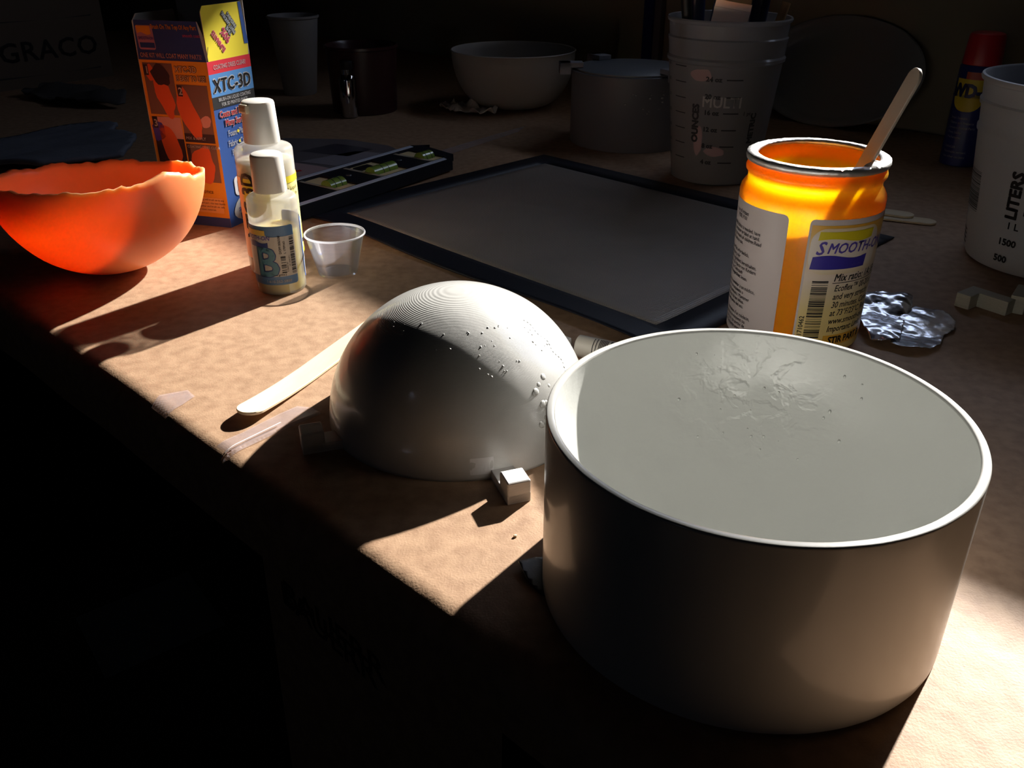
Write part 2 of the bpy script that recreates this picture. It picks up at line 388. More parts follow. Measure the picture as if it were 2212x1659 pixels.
# strips of clear tape on the paper
def tape_mat():
    m, N, L = nt('clear_tape'); N.remove(N['Principled BSDF'])
    d = N.new('ShaderNodeBsdfDiffuse'); d.inputs[0].default_value = (.70, .60, .62, 1)
    tr = N.new('ShaderNodeBsdfTransparent'); g = N.new('ShaderNodeBsdfGlossy'); g.inputs['Roughness'].default_value = .25
    nz = N.new('ShaderNodeTexNoise'); nz.inputs['Scale'].default_value = 90
    tc = N.new('ShaderNodeTexCoord'); L.new(tc.outputs['Object'], nz.inputs[0])
    mr = N.new('ShaderNodeMapRange'); mr.inputs[3].default_value = .74; mr.inputs[4].default_value = .93; L.new(nz.outputs[0], mr.inputs[0])
    a = N.new('ShaderNodeMixShader'); L.new(mr.outputs[0], a.inputs[0]); L.new(d.outputs[0], a.inputs[1]); L.new(tr.outputs[0], a.inputs[2])
    b = N.new('ShaderNodeMixShader'); b.inputs[0].default_value = .06; L.new(a.outputs[0], b.inputs[1]); L.new(g.outputs[0], b.inputs[2])
    L.new(b.outputs[0], N['Material Output'].inputs[0]); return m
TAPE = tape_mat()
tag(solid(obj('tape_piece', sheet([(-.1905, .4605), (-.1838, .4525), (-.1880, .4425), (-.1945, .4325), (-.2065, .4445), (-.2048, .4541)], lambda x, y: surf(x, y) + .0006 + .0002 * mnoise.noise((x * 90, y * 90, 1)), .002), TAPE), .0001),
    'small square of clear tape on the sunlit paper near the table edge', 'tape')
def tape_h(x, y):
    d = abs((x + .1485) * .742 - (y - .3885) * .670 + .0008)     # raised crease running along the strip
    return surf(x, y) + .0006 + .0010 * math.exp(-(d / .0011) ** 2) + .0003 * mnoise.noise((x * 80, y * 80, 4))
tl = thing('tape_strip', 'long creased strip of clear tape running to the table edge by the flat stick', 'tape')
solid(obj('strip', sheet([(-.1585, .3975), (-.146, .4115), (-.1305, .432), (-.122, .4415), (-.113, .4395), (-.1065, .4325), (-.122, .4165), (-.137, .3995), (-.1485, .3865)], tape_h, .0018), TAPE, tl), .0001)
obj('crease', sheet([(-.1512, .3905), (-.1508, .3900), (-.1262, .4205), (-.1268, .4209)], lambda x, y: surf(x, y) + .0020, .002), M('tape_crease', (.85, .78, .76), .4), tl, label='white raised crease')
tag(solid(obj('tape_run', sheet([(-.083, 1.062), (-.0786, 1.034), (-.03, 1.105), (.0085, 1.164), (.017, 1.199), (-.04, 1.122)], lambda x, y: .0007, .02), TAPE), .0001),
    'long run of clear tape along a paper seam behind the spirit level', 'tape')

# ------------------------------------------------------------------ big grey cylinder mold
pot = thing('cylinder_mold', 'big round grey printed mold with an open bowl-shaped hollow, front right', 'mold', (.0931, .2924, 0))
PR, PH, PI_ = .0802, .0808, .0768
prof = [(0, 0), (PR - .0012, 0), (PR, .0012), (PR, PH - .0012)]
for i in range(1, 5):
    a = math.pi / 2 * i / 4; prof.append((PR - .0008 + .0008 * math.cos(a), PH - .0012 + .0010 * math.sin(a)))
prof += [(PI_ + .0006, PH - .0002), (PI_ + .0002, PH - .0005), (PI_, PH - .0012)]
obj('body', lathe(prof, 160, wob=lambda i, r, z, a: (r + (.00012 * mnoise.noise((math.cos(a) * 9, math.sin(a) * 9, z * 30)) if 1 < i else 0), z)), K_POT, pot, 40)
prof = [(PI_, PH - .0012)]
for i in range(1, 37):
    a = math.pi / 2 * i / 36; prof.append((PI_ * math.cos(a) if i < 36 else 0, PH - .0012 - (PI_ - .0005) * math.sin(a)))
def potwob(i, r, z, a):
    k = .00035 * mnoise.noise((r * math.cos(a) * 45, r * math.sin(a) * 45, z * 45)); return (r - abs(k) * min(1, i / 3), z)
obj('hollow', lathe(prof, 160, wob=potwob), K_POTIN, pot, True)
# drips of resin on the far inside wall
gs = []
r = random.Random(3)
for i in range(24):
    a = rad(r.gauss(70, 16)); th = rad(r.uniform(6, 40)); s = r.uniform(.0003, .0007)
    c = Vector((PI_ * math.cos(th) * math.cos(a), PI_ * math.cos(th) * math.sin(a), PH - .0012 - PI_ * math.sin(th)))
    g = lathe([(0, -1)] + [(math.cos(rad(k)), math.sin(rad(k))) for k in (-50, 0, 50)] + [(0, 1)], 8)
    gs.append(xf(g, Matrix.Translation(c) @ Matrix.Diagonal((s * 1.2, s, s * r.uniform(.8, 1.8), 1))))
o = obj('resin_drip', join(*gs), K_POTIN, pot, True); o['kind'] = 'stuff'

# ------------------------------------------------------------------ dome (inner mold) with three legs
dome = thing('dome_mold', 'grey printed dome mold with ridged rings, standing on legs beside the cylinder mold', 'mold', (-.0294, .4385, 0))
DR = .0725
prof = [(DR - .004, .0), (DR, .0)]
for i in range(1, 73):
    a = math.pi / 2 * i / 72; prof.append((DR * math.cos(a) if i < 72 else 0, DR * math.sin(a)))
obj('shell', lathe(prof, 160, wob=lambda i, r, z, a: (r + .00022 * mnoise.noise((r * math.cos(a) * 40, r * math.sin(a) * 40, z * 40)), z)), K_GREY, dome, True)
def bead(d, s, flat=.5):
    d = Vector(d).normalized(); g = lathe([(0, -1)] + [(math.cos(rad(k)), math.sin(rad(k))) for k in (-60, -20, 20, 60)] + [(0, 1)], 10)
    return xf(g, Matrix.Translation(d * DR * .9995) @ d.to_track_quat('Z', 'Y').to_matrix().to_4x4() @ Matrix.Diagonal((s, s, s * flat, 1)))
def sph(az, el): return (math.cos(rad(el)) * math.cos(rad(az)), math.cos(rad(el)) * math.sin(rad(az)), math.sin(rad(el)))
gs = []; r = random.Random(11)
for i in range(26): gs.append(bead(sph(-22 + 1.2 * math.sin(i), 58 - i * 1.6), .0005 + .0002 * r.random()))     # bead line down the right side
for i in range(34): gs.append(bead(sph(r.uniform(-75, -20), r.uniform(40, 62)), r.uniform(.0003, .0007)))
for i in range(14): gs.append(bead(sph(r.uniform(-150, -70), r.uniform(48, 66)), r.uniform(.0003, .0006)))
for i in range(16): gs.append(bead(sph(r.gauss(-44, 3), r.gauss(27, 4)), r.uniform(.001, .0022), .22))
o = obj('resin_bead', join(*gs), K_GREY, dome, True); o['kind'] = 'stuff'
def leg_geo(w, r0, r1, zb, zt, rin):
    return join(box(rin, -w / 2, 0, r1, w / 2, zb, .0004), box(r0, -w / 2, 0, r1, w / 2, zt, .0008))
LEGS = [(rad(-70), 0.0, .0963), (rad(50), 0.0, .0975), (rad(-161), .0145, .0900)]
for a, offs, r1 in LEGS:
    mt = Matrix.Rotation(a, 4, 'Z') @ Matrix.Translation((0, offs, 0))
    obj('leg', xf(leg_geo(.0118, r1 - .0118, r1, .0052, .0121, .066), mt), K_WHITEP, dome)
# patch of tape low on the front of the dome
tp = put_round(rrect2(-.0075, .0035, .0045, .0125, .0005), lambda z: math.sqrt(max(DR * DR - z * z, 0)), rad(-77), 0, .0002, .002)
obj('tape_patch', tp, M('frosted_tape', (.72, .72, .72), .35), dome)

# ------------------------------------------------------------------ orange silicone bowl
ORANGE = M('orange_silicone', (.92, .28, .11), .38, sss=1.0, sss_r=(1.0, .85, .6), sss_s=.012, bump=[(30, .1, .002)])
bowl = thing('silicone_bowl', 'translucent orange silicone bowl with a ragged torn rim', 'bowl', (-.312, .664, 0))
BR, BT = .077, .0045
def rimz(a):
    x, y = math.cos(a), math.sin(a)
    z = -.0035 * BR * x - .09 * BR * y - .003
    z += .0022 * mnoise.noise((x * 4, y * 4, 1)) + .0022 * mnoise.noise((x * 11, y * 11, 5)) + .0012 * mnoise.noise((x * 24, y * 24, 8))
    z += .008 * math.exp(-((((a + rad(28)) + math.pi) % (2 * math.pi) - math.pi) / .35) ** 2)
    return z
SEG = 160; V, F = [], []; NL = 30
def bp(rr, k, i):
    a = 2 * math.pi * k / SEG; zr = rimz(a); phi_r = math.asin(max(-1, min(1, zr / BR)))
    phi = -math.pi / 2 + (math.pi / 2 + phi_r) * i / NL
    rr2 = rr + .0006 * mnoise.noise((math.cos(a) * 3, math.sin(a) * 3, phi * 2 + rr * 99)) * (i / NL)
    return (rr2 * math.cos(phi) * math.cos(a), rr2 * math.cos(phi) * math.sin(a), BR + rr2 * math.sin(phi))
rings = []
V.append((0, 0, 0)); rings.append([0])
for i in range(1, NL + 1):
    rings.append([len(V) + k for k in range(SEG)]); V += [bp(BR, k, i) for k in range(SEG)]
for i in range(NL, 0, -1):
    rings.append([len(V) + k for k in range(SEG)]); V += [bp(BR - BT * (.75 if i == NL else 1), k, i) for k in range(SEG)]
rings.append([len(V)]); V.append((0, 0, BT))
for A, Bq in zip(rings, rings[1:]):
    for k in range(SEG):
        k2 = (k + 1) % SEG
        if len(A) == 1: F.append((A[0], Bq[k2], Bq[k]))
        elif len(Bq) == 1: F.append((A[k], A[k2], Bq[0]))
        else: F.append((A[k], A[k2], Bq[k2], Bq[k]))
obj('bowl_wall', (V, F), ORANGE, bowl, True)

# ------------------------------------------------------------------ open carton with two bottles in front
NAVY = M('navy_print', (.035, .06, .22), .4); CARD = M('grey_card', (.46, .42, .38), .75)
ORP = M('orange_print', (.72, .30, .03), .4); YEL = M('yellow_print', (.86, .72, .05), .4); RED = M('red_print', (.62, .03, .05), .4)
BLUE = M('sky_blue_print', (.09, .26, .58), .4); BLUE2 = M('blue_print', (.035, .09, .31), .4); LAV = M('violet_print', (.10, .07, .42), .4)
PINK = M('pink_print', (.82, .12, .2), .4); GREYINK = M('grey_ink', (.45, .46, .46), .5); REDINK = M('red_ink', (.72, .06, .07), .5)
PICB = M('photo_brown', (.20, .11, .09), .4); PICO = M('photo_orange', (.72, .12, .04), .4); PICD = M('photo_dark', (.05, .03, .04), .4); PICP = M('photo_pink', (.62, .30, .27), .4)
C0 = Vector((-.2507, .7673, 0)); Uv = Vector((.385, .923, 0)).normalized(); Lv = Vector((-.962, .272, 0)).normalized()
BW, BL, BH = .0560, .0650, .1402
bx = thing('product_box', 'open blue and orange product carton with its top flaps standing up', 'box', C0)
def panel(name, O, A, w, h, m, par, t=.0006, up=Vector((0, 0, 1)), poly=None):
    P = poly or [(0, 0), (w, 0), (w, h), (0, h)]
    N = A.cross(up).normalized(); k = len(P)
    Vv = [O + A * p[0] + up * p[1] for p in P] + [O + A * p[0] + up * p[1] - N * t for p in P]
    Fv = [tuple(range(k)), tuple(range(2 * k - 1, k - 1, -1))] + [((i + 1) % k, i, k + i, k + (i + 1) % k) for i in range(k)]
    o = obj(name, (Vv, Fv), [m, CARD], par)
    for p in o.data.polygons[1:]: p.material_index = 1
    return o
ZV = Vector((0, 0, 1)); Z0 = Vector((0, 0, 0))
pr = panel('side_panel', Z0, Uv, BW, BH, BLUE2, bx)
pl = panel('front_panel', Lv * BL, -Lv, BL, BH, ORP, bx)
panel('back_panel', Uv * BW, Lv, BL, BH, NAVY, bx)
panel('far_panel', Uv * BW + Lv * BL, -Uv, BW, BH, NAVY, bx)
bV = [Z0 + ZV * .0006, Uv * BW + ZV * .0006, Uv * BW + Lv * BL + ZV * .0006, Lv * BL + ZV * .0006]
obj('bottom_panel', (bV, [(0, 1, 2, 3)]), CARD, bx)
def pf(name, g, m, O, A, par, lev=1, up=ZV): return obj(name, put_flat(g, O, A, up, .0002 * lev), m, par)
# print on the blue side
pf('red_band', rect2(0, .1300, BW, .1402), RED, Z0, Uv, pr)
pf('title_band', rect2(0, .1118, BW, .1300), BLUE, Z0, Uv, pr)
pf('black_band', rect2(0, .1020, BW, .1118), INK, Z0, Uv, pr)
pf('claim_lettering', text2('COATING DRIES CLEAR!', .0052, BW / 2, .1333, 'CENTER', .012, .74), WHITEINK, Z0, Uv, pr, 2)
pf('coating_lettering', join(text2('BRUSH-ON LIQUID COATING', .0040, BW / 2 + .001, .1077, 'CENTER', .02, .80), text2('FOR 3D PRINTED PARTS', .0040, BW / 2, .1035, 'CENTER', .02, .80)), WHITEINK, Z0, Uv, pr, 2)
pf('title_outline', text2('XTC-3D', .0150, BW / 2, .1155, 'CENTER', .055, .86, .1, sp=1.08), WHITEINK, Z0, Uv, pr, 2)
pf('title_lettering', text2('XTC-3D', .0150, BW / 2, .1155, 'CENTER', .012, .86, .1, sp=1.08), INK, Z0, Uv, pr, 3)
cp = lambda b: join(text2('Coats and Protects', .0076, BW / 2, .0945, 'CENTER', b, .74), text2('Many Surfaces', .0076, BW / 2, .0868, 'CENTER', b, .74))
pf('protect_outline', cp(.06), WHITEINK, Z0, Uv, pr, 2)
pf('protect_lettering', cp(.015), REDINK, Z0, Uv, pr, 3)
lst = [('Foam  Plaster', .0775), ('Fabric  Carbon', .0690), ('Paper  100s', .0610), ('Laywood', .0535), ('SLA', .0460)]
pf('list_lettering', join(*[text2(s, .0074, BW / 2, y, 'CENTER', .015, .70) for s, y in lst]), WHITEINK, Z0, Uv, pr, 2)
pf('list_bullet', join(blob2(BW / 2 - .001, .0800, .0014, .0014, 0, 10, 0), blob2(BW / 2 - .0005, .0714, .0014, .0014, 0, 10, 0), blob2(BW / 2 + .0005, .0633, .0014, .0014, 0, 10, 0)), YEL, Z0, Uv, pr, 2)
pf('icon_badge', rrect2(.012, .0255, .030, .0425, .004), WHITEINK, Z0, Uv, pr, 2)
pf('icon_mark', rrect2(.0165, .028, .0255, .040, .002), PICD, Z0, Uv, pr, 3)
pf('logo_glow', blob2(.028, .0130, .021, .0115, 2, 20, .1), GREYINK, Z0, Uv, pr, 2)
pf('logo_flag', wave2(.017, .036, .0205, .0165, .0010, shear=.2), YEL, Z0, Uv, pr, 3)
pf('logo_lettering', text2('SMOOTH-ON', .0052, .028, .0115, 'CENTER', .015, .95, .25), LAV, Z0, Uv, pr, 3)
pf('logo_wave', wave2(.015, .035, .0045, .0095, .0010), NAVY, Z0, Uv, pr, 3)
# print on the orange side
FO = Lv * BL; FA = -Lv
pf('foot_band', rect2(0, 0, BL, .0085), NAVY, FO, FA, pl)
def pic(x0, y0, x1, y1, base, blobs, nm='picture'):
    pf(nm, rect2(x0, y0, x1, y1), base, FO, FA, pl, 1)
    for bnm, b, m, lv in blobs: pf(bnm, b, m, FO, FA, pl, lv)
X = lambda f: f * BL
pic(X(.05), .096, X(.485), .138, PICB, [('picture_object', blob2(X(.30), .112, X(.12), .017, 1, 22, .3, .3), PICO, 2), ('picture_glove', blob2(X(.30), .128, X(.13), .008, 5, 18, .5, -.3), PICD, 3), ('picture_figure', blob2(X(.14), .130, X(.06), .007, 6, 14, .2), PICO, 2)])
pic(X(.505), .074, X(.955), .1215, PICB, [('picture_object', blob2(X(.64), .098, X(.13), .022, 3, 24, .35, .35), PICO, 2), ('picture_hand', blob2(X(.86), .092, X(.08), .005, 4, 14, .3, -.3), PICP, 2), ('picture_shade', rect2(X(.505), .074, X(.955), .0815), PICD, 1.5)])
pic(X(.05), .047, X(.485), .094, PICD, [('picture_backdrop', rect2(X(.13), .076, X(.485), .094), PICP, 1.5), ('picture_object', blob2(X(.28), .070, X(.13), .018, 7, 22, .3, .2), PICO, 2), ('picture_glove', blob2(X(.12), .082, X(.09), .010, 8, 16, .4), LAV, 2)])
pic(X(.505), .040, X(.955), .0725, PICB, [('picture_object', blob2(X(.74), .055, X(.17), .016, 9, 24, .25), PICO, 2), ('picture_shade', rect2(X(.505), .040, X(.56), .0725), PICD, 1.5)])
for q in ((.06, .128), (.515, .112), (.06, .0845)): pf('step_box', rect2(X(q[0]), q[1], X(q[0] + .07), q[1] + .0085), PICD, FO, FA, pl, 4)
for q in (('1', .08, .1295), ('2', .53, .1135), ('3', .075, .086)): pf('step_number', text2(q[0], .0082, X(q[1]), q[2], bold=.02), WHITEINK, FO, FA, pl, 5)
pf('apply_caption', text2('MIX & APPLY', .0034, X(.53), .0765, bold=.01), WHITEINK, FO, FA, pl, 5)
pf('dry_caption', text2('COATING DRIES CLEAR', .0030, X(.53), .0695, bold=.01), WHITEINK, FO, FA, pl, 5)
pf('slogan_outline', join(text2('XTC-3D', .0068, X(.52), .1315, bold=.05, sx=.85), text2('IS EASY TO USE!', .0064, X(.52), .1245, bold=.05, sx=.62)), PICD, FO, FA, pl, 2)
pf('slogan_lettering', join(text2('XTC-3D', .0068, X(.52), .1315, bold=.0, sx=.85), text2('IS EASY TO USE!', .0064, X(.52), .1245, bold=.0, sx=.62)), M('slogan_ink', (.75, .5, .3), .5), FO, FA, pl, 3)
pf('notice_box', rrect2(X(.52), .0125, X(.93), .026, .001), M('peach_print', (.75, .36, .12), .4), FO, FA, pl, 2)
pf('notice_lettering', join(text2('NOTICE', .0034, X(.62), .030, bold=.01), text2('coating will brush on to any', .0024, X(.54), .0235), text2('printed part. mix two liquids', .0024, X(.54), .0205),
                            text2('together and brush on. safe', .0024, X(.54), .0175), text2('on most materials.', .0024, X(.54), .0145)), PICD, FO, FA, pl, 3)
# flaps
NLv = FA.cross(ZV).normalized()
fup = (ZV * 1.0 - NLv * .10 + Lv * .13).normalized()
fl = panel('front_flap', FO + ZV * BH, FA, BL, .031, NAVY, bx, up=fup, poly=[(0, 0), (BL, 0), (BL * .965, .031), (BL * .04, .031)])
FH = FO + ZV * BH
pf('flap_lettering', join(text2('ONE KIT WILL COAT MANY PARTS!', .0052, BL / 2, .002, 'CENTER', .012, .70)), M('peach_ink', (.75, .42, .32), .5), FH, FA, fl, 2, fup)
pf('flap_headline', join(text2('Brush On The Top Of Any Part', .0050, BL * .62, .0245, 'CENTER', .02, .66)), ORP, FH, FA, fl, 2, fup)
pf('flap_subline', join(text2('smooth coats', .0038, BL * .86, .0188, 'CENTER', .01, .8)), PINK, FH, FA, fl, 2, fup)
pf('flap_logo_glow', rrect2(.004, .008, .020, .027, .002), M('pink_glow', (.42, .2, .3), .5), FH, FA, fl, 1, fup)
pf('flap_logo_flag', wave2(.005, .018, .0265, .0205, .0010), ORP, FH, FA, fl, 2, fup)
pf('flap_logo_wave', rect2(.0055, .0095, .0195, .0135), NAVY, FH, FA, fl, 2, fup)
pf('flap_logo_lettering', text2('SMOOTH-ON', .0034, .0123, .0158, 'CENTER', .02, .7), LAV, FH, FA, fl, 2, fup)
yo = ZV * BH + Uv * .0015
yp = [(.001, 0), (BW - .003, 0), (BW - .001, .010), (BW - .005, .0425), (.004, .0425), (.001, .0385)]
yf = panel('yellow_flap', yo, Uv, BW, .043, YEL, bx, up=(ZV + NLv * .0 - Uv * .03).normalized(), poly=yp)
pf('flap_edge_print', poly2([(BW - .0065, .009), (BW - .0012, .009), (BW - .0052, .0423), (BW - .0088, .0423)]), BLUE2, yo, Uv, yf, 1)
an = rad(-52)
def rt(s, size, x, y, b, sx=.8): return text2(s, size, x, y, 'LEFT', b, sx, rot=an + math.pi)
yw = lambda b: join(rt('ELIMINATES', .0062, .0245, .0075, b, .62), rt('90%', .0092, .0325, .0150, b, .80))
pf('flap_red_outline', yw(.06), M('pale_pink_ink', (.85, .55, .5), .5), yo, Uv, yf, 1)
pf('flap_red_lettering', yw(.015), PINK, yo, Uv, yf, 2)
gw = lambda b: join(rt('PRINT SANDING', .0048, .0400, .0195, b, .62), rt('FINISHING', .0048, .0420, .0240, b, .66), rt('TIME', .0048, .0350, .0190, b, .8))
pf('flap_grey_outline', gw(.11), INK, yo, Uv, yf, 1)
pf('flap_grey_lettering', gw(.02), M('pale_grey_ink', (.62, .66, .68), .5), yo, Uv, yf, 2)
lid = panel('lid_flap', Uv * BW + ZV * BH, Lv, BL, .085, NAVY, bx, up=(ZV + Lv * .0).normalized())
panel('far_flap', Uv * BW + Lv * BL + ZV * BH, -Uv, BW, .036, NAVY, bx, up=(ZV + Lv * .05).normalized(), poly=[(0, 0), (BW, 0), (BW - .002, .030), (BW - .007, .035), (.004, .035)])
gp = [FO + ZV * BH + FA * BL, FO + ZV * BH + fup * .031 + FA * BL * .965, Uv * .004 + ZV * (BH + .011)]
obj('gusset', (gp + [q + Vector((.0004, .0004, 0)) for q in gp], [(0, 1, 2), (5, 4, 3), (0, 3, 4, 1), (1, 4, 5, 2), (2, 5, 3, 0)]), CARD, bx)

# bottles
HDPE = thin_plastic('cloudy_bottle_plastic', (.70, .70, .68), .58, .45, .08, .25)
CAPM = M('white_cap_plastic', (.74, .71, .66), .35, sss=.25, sss_r=(1, .8, .6), sss_s=.003)
def bottle_prof(R, hs, rn, hn):
    p = [(0, .0006), (R - .002, .0), (R - .0006, .0006), (R, .002), (R, hs - .004)]
    for i in range(1, 7):
        a = rad(90 * i / 6); p.append((R - .004 + .004 * math.cos(a), hs - .004 + .004 * math.sin(a)))
    return p + [(rn + .0008, hs + .0012), (rn, hs + .0020), (rn, hn), (0, hn)]
CAMDIR_B = math.atan2(-.625, .1725)
bb = thing('small_bottle', 'small clear bottle with a blue label, half full of pale yellow liquid', 'bottle', (-.1725, .6250, 0))
RB = .0178
obj('body', lathe(bottle_prof(RB, .0715, .0095, .0755), 64), HDPE, bb, 35)
obj('liquid', lathe([(0, .0012), (RB - .0022, .0012), (RB - .0011, .0024), (RB - .0011, .0470), (0, .0470)], 64), M('pale_yellow_resin', (.82, .66, .24), .2, sss=1.0, sss_r=(1, .8, .3), sss_s=.016), bb, 35)
capp = [(0, .0750), (.0116, .0738), (.0118, .0745), (.0112, .0985), (.0106, .0997), (.0098, .1002), (0, .1004)]
obj('cap', lathe(capp, 64, wob=lambda i, r, z, a: (r + (.00008 * math.sin(40 * a) if i in (1, 2) else 0), z)), CAPM, bb, 35)
LBLUE = M('blue_label', (.10, .21, .40), .4); LGREY = M('grey_label', (.50, .49, .46), .45); TEAL = M('teal_ink', (.09, .24, .33), .4)
rB = lambda z: RB
lb = obj('label', put_round(rrect2(-.030, .0085, .0128, .0525, .002), rB, CAMDIR_B, 0, .0003), LBLUE, bb, True)
def pb(name, g, m, lev, par=lb): return obj(name, put_round(g, rB, CAMDIR_B, 0, .0003 + .0002 * lev, .002), m, par, True)
pb('label_field', rect2(-.030, .0150, .0128, .0448), LGREY, 1)
pb('label_field_edge', poly2([(-.030, .0448), (-.006, .0448), (-.012, .0500), (-.030, .0500)]), LGREY, 1)
pb('logo_flag', rect2(-.030, .0458, -.0078, .0496), M('gold_ink', (.78, .55, .12), .4), 2)
pb('logo_lettering', text2('SMOOTH-ON', .0044, -.0048, .0425, 'RIGHT', .01, .9, .2), LAV, 2)
pb('logo_wave', wave2(-.022, -.0065, .0372, .0408, .0008), NAVY, 2)
pb('letter_outline', text2('B', .0310, -.0170, .0155, 'LEFT', .034, .95), NAVY, 2)
pb('letter', text2('B', .0310, -.0170, .0155, 'LEFT', .018, .95), TEAL, 3)
pb('barcode', join(bars2(.0085, .0165, .0118, .0440, 26, 4), bars2(.0012, .0175, .0046, .0310, 9, 5)), INK, 2)
pb('lot_lettering', join(text2('DOM 006508', .0024, .0022, .0320, rot=rad(90), bold=.01), text2('L 1709165', .0022, .0052, .0320, rot=rad(90), bold=.01), text2('4 36505 00', .0016, .0060, .0180, rot=rad(90)), text2('KIT 104-B XTC', .0013, .0077, .022, rot=rad(90))), INK, 2)
pb('weight_lettering', text2('(100.00 grms.)', .0022, .0040, .0157, 'RIGHT', .012), INK, 2)
pb('phone_lettering', text2('1-610-252-5800', .0028, .0072, .0104, 'RIGHT', .015), GREYINK, 2)
l2 = obj('back_label', put_round(rrect2(.0235, .0085, .050, .0545, .002), rB, CAMDIR_B, 0, .0003), M('cobalt_label', (.10, .22, .66), .4), bb, True)
pb('back_field', rrect2(.0246, .0098, .050, .0530, .002), WHITEINK, 1, l2)
# second, larger bottle
RA = .0213
ba = thing('large_bottle', 'larger white bottle with a yellow label and flip cap behind the small one', 'bottle', (-.1855, .6675, 0))
CAMDIR_A = math.atan2(-.6675, .1855)
obj('body', lathe(bottle_prof(RA, .0965, .0105, .1005), 64), HDPE, ba, 35)
obj('liquid', lathe([(0, .0012), (RA - .0022, .0012), (RA - .0011, .0024), (RA - .0011, .086), (0, .086)], 64), M('milky_resin', (.86, .80, .66), .2, sss=1.0, sss_r=(1, .9, .7), sss_s=.012), ba, 35)
cap = obj('cap', lathe([(0, .0998), (.0129, .0988), (.0131, .0996), (.0119, .1262), (.0113, .1278), (.0102, .1284), (0, .1286)], 64), CAPM, ba, 35)
fm = Matrix.Rotation(CAMDIR_A - rad(52), 4, 'Z') @ Matrix.Translation((.0105, 0, .1236))
obj('flip_lip', xf(box(0, -.0042, -.0028, .0038, .0042, .0034, .001), fm), M('cream_plastic', (.66, .58, .42), .4), cap)
obj('flip_shadow_gap', xf(box(.0030, -.0030, -.0016, .0041, .0030, .0018, .0005), fm), M('dim_cream', (.38, .31, .2), .5), cap)
rA = lambda z: RA
la = obj('label', put_round(rect2(-.040, .0135, .040, .0755), rA, CAMDIR_A, 0, .0003), uv_ramp('yellow_label', [(0, (.72, .36, .16)), (.30, (.80, .42, .20)), (.44, (.80, .60, .16)), (.55, (.84, .70, .22)), (.75, (.86, .78, .32)), (1, (.86, .78, .32))], 'u'), ba, True)
def pa(name, g, m, lev): return obj(name, put_round(g, rA, CAMDIR_A, 0, .0003 + .0002 * lev, .002), m, la, True)
pa('title_field', rect2(-.0215, .030, -.0085, .0755), YEL, 1)
pa('title_lettering', text2('XTC-3D', .0170, -.0105, .0300, 'LEFT', .03, .82, rot=rad(90)), INK, 2)
pa('top_band', rect2(.0085, .0705, .040, .0755), YEL, 1)
ls = ['Fire Liquid', 'ning 3D Pr', 'd brush', 'adhesive', 'ng 3D pr']
pa('use_lettering', join(*[text2(s, .0040, .0095, .0650 - i * .0052 - (i > 1) * .002, bold=.008) for i, s in enumerate(ls)]), M('olive_ink', (.2, .17, .05), .5), 1)
pa('rule_lines', join(*[rect2(.013, .0290 - i * .00125, .036, .0295 - i * .00125) for i in range(-4, 9)]), M('olive_rule', (.45, .4, .1), .5), 1)
pa('foot_band', rect2(.012, .0135, .040, .0170), YEL, 1)
pa('box_print', rect2(.0155, .0215, .040, .0245), INK, 2)

# small measuring cup
cupm = thin_plastic('clear_cup_plastic', (.50, .50, .58), .90, .5, .12, .12)
cu = thing('measuring_cup', 'tiny clear plastic measuring cup standing by the bottles', 'cup', (-.1362, .6570, 0))
obj('cup_wall', lathe([(0, .0015), (.0135, .0012), (.0149, .0), (.0153, .0010), (.0222, .0305), (.0231, .0309), (.0233, .0318), (.0226, .0324), (.0217, .0317), (.0146, .0022), (0, .0024)], 64), cupm, cu, 35)
obj('rim_bead', lathe([(.0222, .0309), (.0233, .0309), (.0235, .0317), (.0230, .0324), (.0222, .0322), (.0222, .0309)], 64), thin_plastic('cup_rim_plastic', (.86, .86, .9), .25, .5, .12, .12), cu, True)

# ------------------------------------------------------------------ silicone baking mat
MF = Vector((.0367, 1.0369, 0)); MU = Vector((.7033, -.7109, 0)); MV = Vector((-.7109, -.7033, 0)); ML, MW = .4177, .3283
def matz(a, b):   # slight curl of the near edge
    e = max(0, b - (MW - .05)) / .05
    return .0012 + .0042 * e * e * (.55 + .45 * math.sin(a * 21 + .6)) * min(1, a / .06) * (1 if a < .40 else .6)
matm, N_, L_ = nt('woven_silicone'); b_ = N_['Principled BSDF']; b_.inputs['Base Color'].default_value = (.235, .215, .195, 1); b_.inputs['Roughness'].default_value = .42
tc = N_.new('ShaderNodeUVMap'); mp = N_.new('ShaderNodeMapping'); mp.inputs['Scale'].default_value = (330, 330, 1); L_.new(tc.outputs[0], mp.inputs[0])
wv = []
for d in ('X', 'Y'):
    w = N_.new('ShaderNodeTexWave'); w.bands_direction = d; w.inputs['Scale'].default_value = .5; L_.new(mp.outputs[0], w.inputs[0]); wv.append(w)
mm = N_.new('ShaderNodeMath'); mm.operation = 'MULTIPLY'; L_.new(wv[0].outputs[1], mm.inputs[0]); L_.new(wv[1].outputs[1], mm.inputs[1])
bp_ = N_.new('ShaderNodeBump'); bp_.inputs['Strength'].default_value = .5; bp_.inputs['Distance'].default_value = .0006; L_.new(mm.outputs[0], bp_.inputs['Height']); L_.new(bp_.outputs[0], b_.inputs['Normal'])
nz = N_.new('ShaderNodeTexNoise'); nz.inputs['Scale'].default_value = 9; tco = N_.new('ShaderNodeTexCoord'); L_.new(tco.outputs['Object'], nz.inputs[0])
rp = N_.new('ShaderNodeValToRGB'); rp.color_ramp.elements[0].position = .35; rp.color_ramp.elements[1].position = .7
rp.color_ramp.elements[0].color = (.33, .30, .265, 1); rp.color_ramp.elements[1].color = (.40, .36, .32, 1); L_.new(nz.outputs[0], rp.inputs[0])
